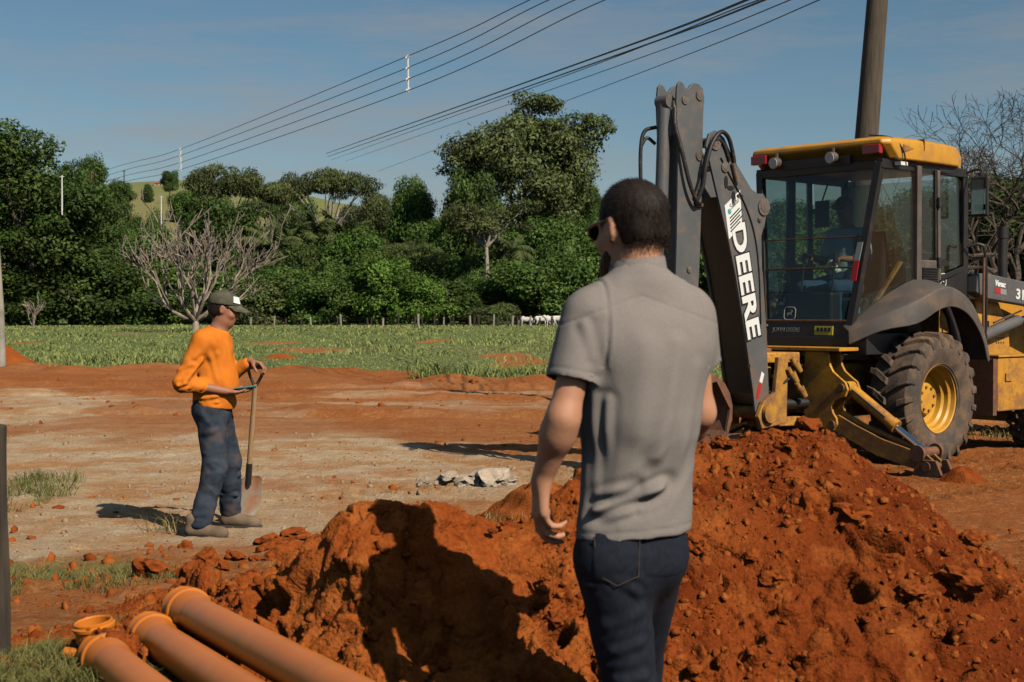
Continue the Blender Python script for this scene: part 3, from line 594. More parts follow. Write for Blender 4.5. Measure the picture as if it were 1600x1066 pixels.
def make_tree(name, trunk_h, r0, clumps, n, ln, wd, seed, leafm, barkm, nl=7, **kw):
    root = empty(name); mb = MB(); r_ = random.Random(seed)
    pts = [Vector((0, 0, -.3))]+[Vector((r_.uniform(-.15, .15)*trunk_h*.3*i/3, r_.uniform(-.15, .15)*trunk_h*.3*i/3, trunk_h*i/3)) for i in range(1, 4)]
    pp = spline(pts, 4); mb.tube(pp, [r0*(1.25-.6*i/(len(pp)-1)) for i in range(len(pp))], 8)
    if nl:
        cs = sorted(clumps, key=lambda c: r_.random())[:nl]; limbs(mb, pts[-1], [c[:3] for c in cs], r0*.55, seed)
    mb.build('trunk', barkm, root, smooth=True)
    v, f, c = leaf_cloud(clumps, n, ln, wd, seed, **kw); me_ = mesh_from('crown', v, f); set_col(me_, 'tone', c); obj('crown', me_, leafm, root); return root
protos = {}
# bushes reach the ground; 7 m high, 7.5 m wide
for k, lm in enumerate(('mid', 'mid', 'dark', 'bright', 'olive')):
    cl_ = crown_clumps(0, 0, 2.4, 3.4, 3.2, 4.0, 34, 1.05, 300+k, -.35)+crown_clumps(0, 0, 1.2, 3.2, 3.0, 1.3, 12, .9, 320+k, -.6)
    protos['bush%d' % k] = make_tree('dense_bush', 2.2, .14, cl_, 16000, .31, .19, 330+k, LT[lm], M['bark'], nl=5)
for k, lm in enumerate(('dark', 'mid', 'brown')):       # round headed trees, 12 m
    cl_ = crown_clumps(0, 0, 7.6, 4.3, 4.2, 4.1, 44, 1.35, 340+k, -.75)
    protos['round%d' % k] = make_tree('leafy_tree', 4.5, .28, cl_, 21000, .35, .21, 350+k, LT[lm], M['bark'], nl=8)
for k, lm in enumerate(('brown', 'olive')):             # flat topped, open crowns, 12 m
    cl_ = []
    r_ = random.Random(360+k)
    for j in range(30):
        a = r_.uniform(0, 6.28); q = r_.uniform(.15, 1)**.6*6.2; cl_.append((math.cos(a)*q, math.sin(a)*q, 10.6-q*q*.035+r_.uniform(-1.3, .5), r_.uniform(1.0, 1.8), r_.uniform(1.0, 1.8), r_.uniform(.35, .6)))
    protos['flat%d' % k] = make_tree('flat_topped_tree', 5.5, .24, cl_, 11000, .28, .13, 365+k, LT[lm], M['palebark'], nl=16)
def palm(seed, h):
    root = empty('palm_tree'); mb = MB(); mb.tube([(0, 0, -.3), (.1, .05, h*.5), (0, .1, h)], [.22, .17, .14], 8); mb.build('trunk', M['bark'], root, smooth=True)
    r_ = random.Random(seed); V_ = []; F_ = []; top = Vector((0, .1, h))
    for i in range(26):
        a = r_.uniform(0, 6.28); el = r_.uniform(-.35, 1.35); L_ = r_.uniform(2.4, 3.4); d = Vector((math.cos(a)*math.cos(el), math.sin(a)*math.cos(el), math.sin(el))); p = top.copy(); sd = Vector((-math.sin(a), math.cos(a), 0))
        for s_ in range(14):
            p2 = p+d*L_/14; d = (d+Vector((0, 0, -.13))).normalized()
            ll = .75*math.sin(math.pi*min(1, (s_+1.5)/15))+.12
            for sg in (-1, 1):
                for hh in (0, .5):
                    q = p.lerp(p2, hh); tip = q+sd*sg*ll*.8+d*ll*.35+Vector((0, 0, -ll*r_.uniform(.35, .8))); n0 = len(V_)
                    V_ += [q, q+d*.14, tip]; F_.append((n0, n0+1, n0+2))
            p = p2
    me_ = mesh_from('crown', V_, F_); t_ = np.repeat(.6+.7*np.random.default_rng(seed).random(len(F_)), 3); set_col(me_, 'tone', np.stack([t_, t_, t_*.9, 1+0*t_], -1)); obj('crown', me_, LT['palm'], root); return root
protos['palm0'] = palm(371, 6.5); protos['palm1'] = palm(372, 5.0)
# the tall many-stemmed tree that stands above the rest, 26 m
cl_ = crown_clumps(0, 0, 16, 7.2, 6.5, 7.5, 46, 1.9, 380, -.95)+crown_clumps(4.6, 0, 21.0, 3.4, 3.4, 3.2, 12, 1.2, 381)+crown_clumps(1.2, 0, 24.2, 2.8, 2.8, 2.6, 10, 1.1, 382)+crown_clumps(-5.0, 0, 18, 3.2, 3, 3.4, 11, 1.2, 383)+crown_clumps(0, 0, 7, 6.2, 5, 4.5, 20, 1.7, 384)+crown_clumps(7.8, 0, 22.6, 2.0, 2, 1.6, 6, .9, 385)
protos['big'] = make_tree('tall_tree', 9, .6, cl_, 42000, .50, .22, 386, LT['olive'], M['bark'], nl=14, hang=.5)
cl_ = crown_clumps(0, 0, 9.5, 6.5, 5.0, 6.5, 44, 1.5, 390, -.8)+crown_clumps(-2.5, 0, 15.5, 3.2, 3, 2.6, 12, 1.2, 391)
protos['tall'] = make_tree('tall_dark_tree', 6, .4, cl_, 30000, .37, .18, 392, LT['dark'], M['bark'], nl=12)
# light crown on a pale trunk
cl_ = [(r2.uniform(-4.6, 4.6), r2.uniform(-3, 3), 9.4+r2.uniform(-1.2, 1.0), r2.uniform(1, 1.9), r2.uniform(1, 1.6), r2.uniform(.4, .7)) for r2 in [random.Random(395)] for _ in range(22)]
protos['white'] = make_tree('pale_trunk_tree', 6.8, .30, cl_, 6000, .36, .16, 396, LT['brown'], M['palebark'], nl=12)
natural = dict(bush0=7, bush1=7, bush2=7, bush3=7, bush4=7, round0=12.4, round1=12.4, round2=12.4, flat0=11.6, flat1=11.6, palm0=8.6, palm1=7.1, big=26.5, tall=18, white=10.4)
nwidth = dict(bush0=8, bush1=8, bush2=8, bush3=8, bush4=8, round0=10.6, round1=10.6, round2=10.6, flat0=14, flat1=14, palm0=5.5, palm1=5.5, big=17, tall=14, white=11)
firstuse = set()
def plant(kind, px, d, top, wpx=None, label=None, cat='tree', group=None, rz=None, base=None):
    x = (px-800)/FPX*d; zt = P(px, top, d).z; zb = bz(x, d)-.1 if base is None else P(px, base, d).z
    h = zt-zb; s = h/natural[kind]; w = (wpx/FPX*d)/nwidth[kind] if wpx else s
    r_ = protos[kind]
    if kind in firstuse: r_ = copy_tree(r_)
    firstuse.add(kind); r_.location = (x, d, zb); r_.scale = (w, w, s); r_.rotation_euler = (0, 0, random.uniform(0, 6.28) if rz is None else rz)
    return tag(r_, label, cat, group)
LAND = [(-20,'the left photo edge'),(97,'the thin white post'),(300,'the bare pale tree'),(368,'the worker\'s cap'),(440,'the shaggy palms'),(492,'the tall palm'),(640,'the white wire spacer'),(760,'the pale trunk'),(850,'the white cows'),(990,'the grey-shirted man\'s head'),(1130,'the DEERE lettering'),(1250,'the cab\'s rear glass'),(1395,'the cab\'s side glass'),(1535,'the cab\'s side mirror')]
def where(px, what, tail):
    x, nm = min(LAND, key=lambda l: abs(l[0]-px)); dx = px-x
    rel = 'in line with' if abs(dx) < 18 else ('just right of' if 0 < dx < 45 else 'well right of' if dx > 0 else 'just left of' if dx > -45 else 'well left of')
    if px > 1600 or px < -50: return what+' '+tail+' beyond the '+('right' if px > 0 else 'left')+' edge'
    return what+' '+tail+', '+rel+' '+nm
G1, G2, G3 = 'bushes along the field fence', 'trees behind the thicket', 'trees on the far hillside'
plant('big', 815, 165, 148, 250, 'tallest olive green tree rising above the thicket', rz=.0)
plant('tall', 45, 118, 172, 300, 'tall dark tree at the left edge of the thicket', rz=.3)
plant('tall', -95, 112, 215, 330, 'dark tree cut off by the left edge of the photo', rz=1.9)
plant('tall', 118, 126, 292, 170, 'dark tree left of the bare pale tree', rz=4.0)
plant('round0', 132, 215, 230, 92, 'dome shaped dark tree on the hill skyline')
plant('flat0', 362, 150, 246, 175, 'flat topped tree above the bare pale tree')
plant('flat0', 508, 152, 248, 190, 'widest flat topped tree in the middle left of the thicket', rz=2.0)
plant('flat1', 425, 172, 300, 120, 'low flat topped tree between the two larger ones')
plant('round0', 350, 142, 290, 130, 'dark rounded tree under the flat topped one')
plant('round1', 645, 172, 264, 92, 'small rounded tree left of the tallest tree')
plant('round2', 592, 185, 296, 80, 'brownish rounded tree between flat topped and tallest trees')
plant('round0', 735, 150, 250, 110, 'dark tree against the left flank of the tallest tree')
plant('round0', 918, 190, 276, 60, 'small dark tree at the right foot of the tallest tree')
plant('white', 760, 134, 322, 165, 'pale trunked tree with a thin flat crown', rz=.4)
plant('flat1', 640, 140, 372, 120, 'low spreading tree with pale branches over the thicket')
for px, d, tp, lb in ((492,147,318,'palm under the widest flat topped tree'),(455,146,340,'shaggy palm left of the other palm'),(428,141,345,'smallest shaggy palm at the left of the group'),(800,140,352,'palm right of the pale trunked tree'),(538,150,338,'palm right of the tall palm')):
    plant('palm0' if px in (492, 800) else 'palm1', px, d, tp, None, lb, 'palm tree', 'palms in the thicket')
for px, tp, w, kd, d in ((-60,395,150,2,118),(30,410,140,2,119),(110,380,150,2,121),(185,405,130,2,122),(250,420,120,0,124),(330,400,130,1,127),(395,430,110,4,124),(450,395,120,1,127),(500,420,100,1,123),(545,395,110,0,128),(600,385,110,3,124),(655,420,90,3,122),(700,430,110,2,125),(775,470,70,4,122),(760,420,90,0,130),(840,385,130,0,127),(905,370,120,1,128),(960,355,130,0,130),(1030,360,140,1,128),(1110,350,140,0,126),(1190,370,140,1,127),(1270,340,150,0,124),(1350,345,150,2,122),(1430,345,150,2,118),(1510,330,150,2,110),(1590,320,160,2,104),(1680,310,170,2,100)):
    plant('bush%d' % kd, px, d, tp, w*1.25, where(px, 'bright light green bush' if kd == 3 else 'dark dense bush' if kd == 2 else 'dry olive bush' if kd == 4 else 'mid green bush', 'in the fence hedge'), 'bush', G1)
for px, tp, w, kd, d in ((70,330,180,'round0',138),(230,345,150,'round1',148),(290,390,110,'bush2',138),(395,350,120,'round1',146),(470,370,110,'bush2',140),(560,345,120,'round1',146),(610,350,90,'bush1',145),(690,350,100,'round0',150),(720,380,90,'bush0',140),(850,330,150,'round1',148),(920,330,130,'round1',144),(1000,320,150,'round0',146),(1090,330,150,'round1',142),(1180,325,150,'round0',140),(1280,315,160,'round1',138),(1370,310,150,'round0',132),(1480,282,170,'round0',122),(1575,246,190,'round0',112),(1690,240,200,'round0',108),(265,380,120,'bush1',136),(365,375,110,'bush2',140),(510,385,90,'bush0',136),(640,385,100,'bush2',137),(745,395,80,'bush1',135),(880,390,110,'bush0',133),(150,360,120,'bush2',136),(1620,262,230,'round0',82),(1540,290,170,'bush2',88),(1475,330,120,'bush2',92),(560,370,130,'round1',150),(690,330,120,'round1',158),(780,350,120,'round0',150),(430,340,130,'round0',152),(310,340,130,'round1',150),(420,400,110,'bush2',135),(580,410,110,'bush0',134),(820,400,120,'bush2',136),(890,345,110,'bush1',140)):
    plant(kd, px, d, tp, w*1.1, where(px, 'dark leafy tree' if '0' in kd or '2' in kd else 'mid green leafy tree', 'in the thicket'), 'tree', G2)
for px, tp, w, kd, d in ((-40,262,120,'round0',240),(40,270,110,'round1',230),(95,262,90,'round0',235),(185,300,70,'bush2',190),(205,318,60,'bush0',178),(170,340,80,'round1',165),(245,320,50,'bush3',180),(266,262,30,'round0',420),(290,285,50,'bush1',330),(320,282,50,'round1',320),(460,300,90,'round1',230),(560,318,70,'round2',230),(600,325,70,'round0',240),(660,330,70,'round0',250),(955,300,90,'round0',230),(1040,292,120,'round1',240),(1130,300,120,'round0',235),(1230,305,120,'round1',220),(1330,300,130,'round0',210),(1440,285,130,'round1',190),(215,330,60,'bush2',170),(232,285,20,'bush2',430),(180,276,60,'round0',300)):
    plant(kd, px, d, tp, w*1.15, where(px, 'distant dark tree' if '0' in kd or '2' in kd else 'distant green tree', 'on the hillside'), 'tree', G3)
for k in protos:
    if k not in firstuse: print('unused', k)
# ---- leafless trees, grown by branching
def grow(mb, p, d, L_, r0, depth, rnd, spread, up, kids, shrink=.72, n=5, tips=None, minr=.012):
    pts = [p]; q = p.copy(); dd = d.copy()
    ns = 4 if depth > 2 else 2
    for i in range(ns):
        dd = (dd+Vector((rnd.gauss(0, .13), rnd.gauss(0, .13), rnd.gauss(0, .10)+up*.12))).normalized(); q = q+dd*L_/ns; pts.append(q)
    mb.tube(pts, [max(minr, r0*(1-.32*i/ns)) for i in range(ns+1)], n)
    if depth == 0: return
    for k in range(kids if not callable(kids) else kids(depth)):
        ax = Vector((rnd.gauss(0, 1), rnd.gauss(0, 1), rnd.gauss(0, 1))).cross(dd).normalized(); nd = (Matrix.Rotation(rnd.uniform(.55, 1.1)*spread, 3, ax) @ dd); nd.z += up*.35; nd.normalize()
        grow(mb, pts[rnd.choice((-2, -1, -1))], nd, L_*shrink*rnd.uniform(.75, 1.2), r0*.64, depth-1, rnd, spread, up, kids, shrink, max(3, n-1), tips, minr)
def bare(name, px, d, base_py, label, hgt, r0, seed, depth, spread, up, matl, nmain, tilt, shrink=.72, kids=2, L0=.22, minr=.012):
    rt = empty(name, (P(px, base_py, d).x, d, gz(P(px, base_py, d).x, d)-.1)); rnd = random.Random(seed); mb = MB(); mb.tube([(0, 0, 0), (.05, 0, hgt*.05), (.0, .05, hgt*.12)], [r0*1.3, r0, r0*.95], 8); mb.build('trunk', matl, rt, smooth=True)
    for k in range(nmain):
        a = 6.283*k/nmain+rnd.uniform(-.3, .3); tl = tilt*rnd.uniform(.35, 1.15); dv = Vector((math.cos(a)*tl, math.sin(a)*tl*.8, 1)).normalized(); b = MB()
        grow(b, Vector((0, .02, hgt*.10)), dv, hgt*L0, r0*.6, depth, rnd, spread, up, kids, shrink, 6, None, minr); b.build('branch', matl, rt, smooth=True)
    tag(rt, label, 'tree'); return rt
bare('bare_tree', 305, 78, 512, 'leafless pale tree with upturned forking branches behind the worker', 6.8, .18, 21, 5, .66, .60, M['barebark'], 13, 2.1, .78, 2, .28, .026)
bare('bare_tree', 1590, 52, 505, 'leafless brown tree with fine twigs above the cab\'s right', 12.0, .22, 27, 7, .95, .03, mat('twig_bark', (.085,.060,.042), rough=.9), 8, .85, .76, lambda dep: 2 if dep > 3 else 3, .25, .0085)
bare('bare_sapling', 52, 92, 520, 'small leafless sapling at the foot of the left trees', 2.4, .05, 31, 3, .6, .4, M['barebark'], 5, .7, .75, 2, .3, .02)
# fallen branch
mb = MB(); a, b = P(20, 535, 72), P(104, 531, 74); mb.tube(spline([a, a.lerp(b, .4)+Vector((0, 0, .12)), b], 6), [.16, .15, .14, .13, .12, .12, .11, .10, .09, .08, .07, .06, .05], 8); mb.tube([a.lerp(b, .1), a.lerp(b, .05)+Vector((.5, 0, .35))], [.09, .05], 6)
tag(mb.build('fallen_branch', M['barebark'], smooth=True), 'pale fallen branch lying in grass at left', 'branch')
# ================================================================== SMALL THINGS IN THE LANDSCAPE
def text_mesh(body, size, offset=0.0, extrude=.002, shear=0.0):
    cu = bpy.data.curves.new('lettering', 'FONT'); cu.body = body; cu.size = size; cu.offset = offset; cu.extrude = extrude; cu.shear = shear; cu.resolution_u = 4
    t = bpy.data.objects.new('lettering', cu); C.objects.link(t); dg = bpy.context.evaluated_depsgraph_get(); dg.update()
    me_ = bpy.data.meshes.new_from_object(t.evaluated_get(dg)); bpy.data.objects.remove(t); bpy.data.curves.remove(cu); return me_
def lettering(name, body, size, origin, ex, ey, matl, parent, offset=0.0, width=None, shear=0.0, lift=0.0):
    me_ = text_mesh(body, size, offset, .002, shear); ex = Vector(ex).normalized(); ey = Vector(ey); ey = (ey-ex*ey.dot(ex)).normalized(); n = ex.cross(ey)
    if width:
        xs = [v.co.x for v in me_.vertices]; k = width/(max(xs)-min(xs)); x0 = min(xs)
        for v in me_.vertices: v.co.x = (v.co.x-x0)*k
    o_ = Vector(origin)+n*lift
    for v in me_.vertices: v.co = o_+ex*v.co.x+ey*v.co.y+n*v.co.z
    me_.materials.clear(); return obj(name, me_, matl, parent)
# fence: one thing, each post a part
fr = empty('field_fence', (0, 112, .5)); fp = []
for k, px in enumerate([392,403,415,428,447,470,486,500,527,533,575,580,598,622,648,654,660,678,693,704,708,735,741,748,771,778,792,800,809,813,828,845,862,884,905]):
    x = (px-800)/FPX*112; h = random.uniform(.62, .95); mb = MB(); mb.cyl((x, 0, -.2), (x+random.uniform(-.08, .08), 0, h), random.uniform(.05, .09), None, 6)
    mb.build('fence_post', M['wood'] if k % 3 else M['palebark'], fr, smooth=True)
for h in (.25, .5, .68):
    mb = MB(); mb.tube([(-24, 0, h), (-12, .0, h-.02), (0, 0, h), (6, 0, h)], .006, 4); mb.build('fence_wire', M['wire'], fr)
tag(fr, 'low wire fence with uneven wooden posts at the far side of the field', 'fence')
# utility pole, cables and spacers
PX, PY = 5.26, 20.0
mb = MB(); mb.tube([(-.02, 0, -.3), (.22, 0, 3), (.69, 0, 9.3)], [.20, .170, .120], 16)
for v_i, v in enumerate(mb.v): pass
up_ = mb.build('utility_pole', M['pole'], None, smooth=True); up_.location = (4.68, PY, 0)
tag(up_, 'thick leaning wooden utility pole rising behind the yellow cab roof', 'utility pole')
def wire(name, pts, r, label):
    cu = MB(); cu.tube(spline(pts, 14), r, 5); o = cu.build(name, M['wire'], None, smooth=True); return tag(o, label, 'cable')
for k, (xt, y2, y1, dz) in enumerate(((832, 88, 233, 0), (862, 106, 243, 1), (903, 124, 254, 2), (950, 142, 265, 3))):
    a = Vector((PX-.05, PY, 8.25-.30*k)); b = P(637, y2, 36.3); c_ = P(282, y1, 60.6); e = P(178, 262+9*k, 78); e2 = P(60, 300+9*k, 135)
    m1 = P(xt, -2, 29.0-.9*k*.5)
    wire('power_cable', [a, m1, b, c_, e, e2], .011, ['topmost','second','third','lowest'][k]+' of the four upper power cables running to the left hill')
for k, (xt, yb, xb, r) in enumerate(((1172, 240, 510, .024), (1200, 245, 512, .020), (1240, 252, 540, .011), (1285, 268, 590, .011), (1192, 250, 518, .012))):
    a = Vector((PX-.1, PY, 6.95-.17*k)); m = P(xt, -2, 23.2+.3*k); b = P(xb, yb, 120); q = P((xt+xb)/2, (-2+yb)/2+(3 if k < 2 else 5), 45)
    wire('power_cable', [a, m, q, b], r, ['thickest top cable of the lower bundle','second thick cable of the lower bundle','thin cable just under the lower bundle','lowest separate cable crossing before the tallest tree','thin cable twisted beside the thick ones'][k])
for px, y0_, y1_, d, lb in ((637, 86, 144, 36.3, 'white wire spacer hanging in the middle of the sky'), (282, 231, 267, 60.6, 'white wire spacer low over the left hill')):
    a, b = P(px, y0_, d), P(px+1, y1_, d); mb = MB(); mb.tube([a, b], .022, 6)
    rt = empty('wire_spacer', b); o = mb.build('rod', M['ceramic'], None, smooth=True); o.parent = rt; o.matrix_parent_inverse = Matrix.Translation(-b)
    for k in range(4):
        q = a.lerp(b, .06+.29*k); c2 = MB(); c2.cyl(q-Vector((.05, 0, .03)), q+Vector((.05, 0, .03)), .035, .03, 8); o = c2.build('clip', M['ceramic'], rt, smooth=True); o.matrix_parent_inverse = Matrix.Translation(-b)
    tag(rt, lb, 'spacer')
# thin posts on the hillside, pale pole at the left edge, near fence post
for px, y0_, y1_, d, r, mt, lb in ((97, 274, 306, 100, .05, 'ceramic', 'thin white post standing among the left trees'), (143, 268, 295, 150, .09, 'rust', 'thin brown post left of the pasture'), (252, 306, 322, 160, .06, 'ceramic', 'short white post in front of the hill pasture'), (194, 266, 278, 300, .12, 'wood', 'dark post on the hill skyline')):
    mb = MB(); a, b = P(px, y1_+30, d), P(px, y0_, d); mb.tube([a, a.lerp(b, .5), b], [r*1.1, r, r*.8], 8); mb.cyl(b-Vector((r*3, 0, r*2)), b+Vector((r*3, 0, -r*2)), r*.5, None, 6)
    tag(mb.build('marker_post', M[mt], None, smooth=True), lb, 'post')
d = 37.5; mb = MB(); a = P(2, 550, d); mb.tube([(a.x, d, -.2), (a.x-.03, d, 1.6), (a.x-.16, d, 4.2)], [.13, .11, .08], 12); o = mb.build('pale_pole', M['palebark'], None, smooth=True); tag(o, 'pale round pole at the left edge above the red dirt pile', 'pole')
d = 4.6; a = P(1, 1066, d); t = P(1, 664, d); wp = MB()
n_ = 12
for lo, hi in ((-.1, None),):
    ring = [(math.cos(6.283*i/n_)*.075*(1+.12*math.sin(i*5)), math.sin(6.283*i/n_)*.06*(1+.1*math.sin(i*3))) for i in range(n_)]
    levels = [0, .25, .5, .7, t.z-.36]; vv = [(x*(1-.04*i)+.004*math.sin(i*2), y*(1-.03*i), z) for i, z in enumerate(levels) for x, y in ring]
    ff = [(i*n_+k, i*n_+(k+1) % n_, (i+1)*n_+(k+1) % n_, (i+1)*n_+k) for i in range(len(levels)-1) for k in range(n_)]+[tuple(range((len(levels)-1)*n_, len(levels)*n_))]; wp.add(vv, ff)
o = wp.build('wooden_post', M['wood'], None, smooth=True, bevel=.006); o.location = (t.x-.045, d, .36); tag(o, 'dark weathered wooden fence post at the left edge', 'post')
# small house on the hill
hx_ = (252-800)/FPX*560; hs = empty('farmhouse', (hx_, 560, bz(hx_, 560)-.3)); mb = MB(); mb.box(-5, 5, -3, 3, 0, 2.6); mb.build('wall', M['wall'], hs); mb = MB(); mb.prism([(-3.6, 2.605), (3.6, 2.605), (0, 4.4)], 'x', -5.6, 5.6); mb.build('roof', M['roof'], hs)
mb = MB(); mb.box(-3, -2, -3.06, -3.002, .9, 1.9); mb.build('window', M['black'], hs); mb = MB(); mb.box(.4, 1.3, -3.06, -3.002, 0, 2.0); mb.build('door', M['bark'], hs); hs.scale = (.45,)*3; tag(hs, 'tiny red roofed farmhouse on the hill skyline', 'house')
# orange pipes on the bank
def pipe(far, direc, length, label, r=.06):
    d_ = Vector(direc).normalized(); rt = empty('drain_pipe', far); M4 = Vector((0, 1, 0)).rotation_difference(d_).to_matrix().to_4x4(); th = .0045
    mb = MB(); mb.lathe([(r, .16), (r, length), (r-th, length), (r-th, .16)], (0, 0, 0), 48); mb.xf(M4).build('tube', M['pvc'], rt, smooth=True)
    mb = MB(); mb.lathe([(r-th, .20), (r, .20), (r+.001, .175), (r+.009, .15), (r+.010, .105), (r+.011, .1), (r+.018, .094), (r+.020, .084), (r+.018, .073), (r+.011, .067), (r+.010, .018), (r+.014, .012), (r+.014, .001), (r+.009, 0), (r+.004, .002), (r+.003, .10), (r-th, .16)], (0, 0, 0), 48)
    mb.xf(M4).build('socket', M['pvc'], rt, smooth=True); tag(rt, label, 'pipe', 'orange drain pipes on the grass'); return rt, M4
DV = (.71, -1.4, .083)
pipe(P(286, 950, 4.8), DV, 2.3, 'longest looking orange drain pipe, nearest the soil heap')
pipe(P(232, 990, 4.70), DV, 2.2, 'middle one of the three orange drain pipes')
far = P(158, 1022, 4.5); pr, M4 = pipe(far, DV, 2.0, 'leftmost orange drain pipe with the elbow fitting on its end')
el = empty('pipe_elbow', far); d_ = Vector(DV).normalized(); bk = -d_
path = [d_*.08, bk*.0, bk*.035+Vector((0, 0, .02)), bk*.05+Vector((-.005, 0, .05)), bk*.052+Vector((-.008, 0, .06))]
mb = MB(); mb.tube(spline(path, 6), .058, 32); mb.build('bend', M['pvc'], el, smooth=True)
up2 = Vector((-.12, -.10, 1)).normalized(); q = bk*.050+Vector((-.006, 0, .035)); R4 = Matrix.Translation(q) @ Vector((0, 1, 0)).rotation_difference(up2).to_matrix().to_4x4()
mb = MB(); mb.lathe([(.052, 0), (.060, .005), (.061, .02), (.061, .038), (.067, .043), (.068, .053), (.061, .058), (.061, .065), (.057, .067), (.053, .062), (.053, .0)], (0, 0, 0), 44); mb.xf(R4).build('socket', M['pvc'], el, smooth=True)
mb = MB(); mb.cyl(bk*.03+Vector((-.05, -.01, -.01)), bk*.05+Vector((-.10, -.02, .0)), .022, .02, 20); mb.build('inlet', M['pvc'], el, smooth=True)
tag(el, 'orange elbow fitting with open upturned mouth beside the grass', 'pipe fitting')
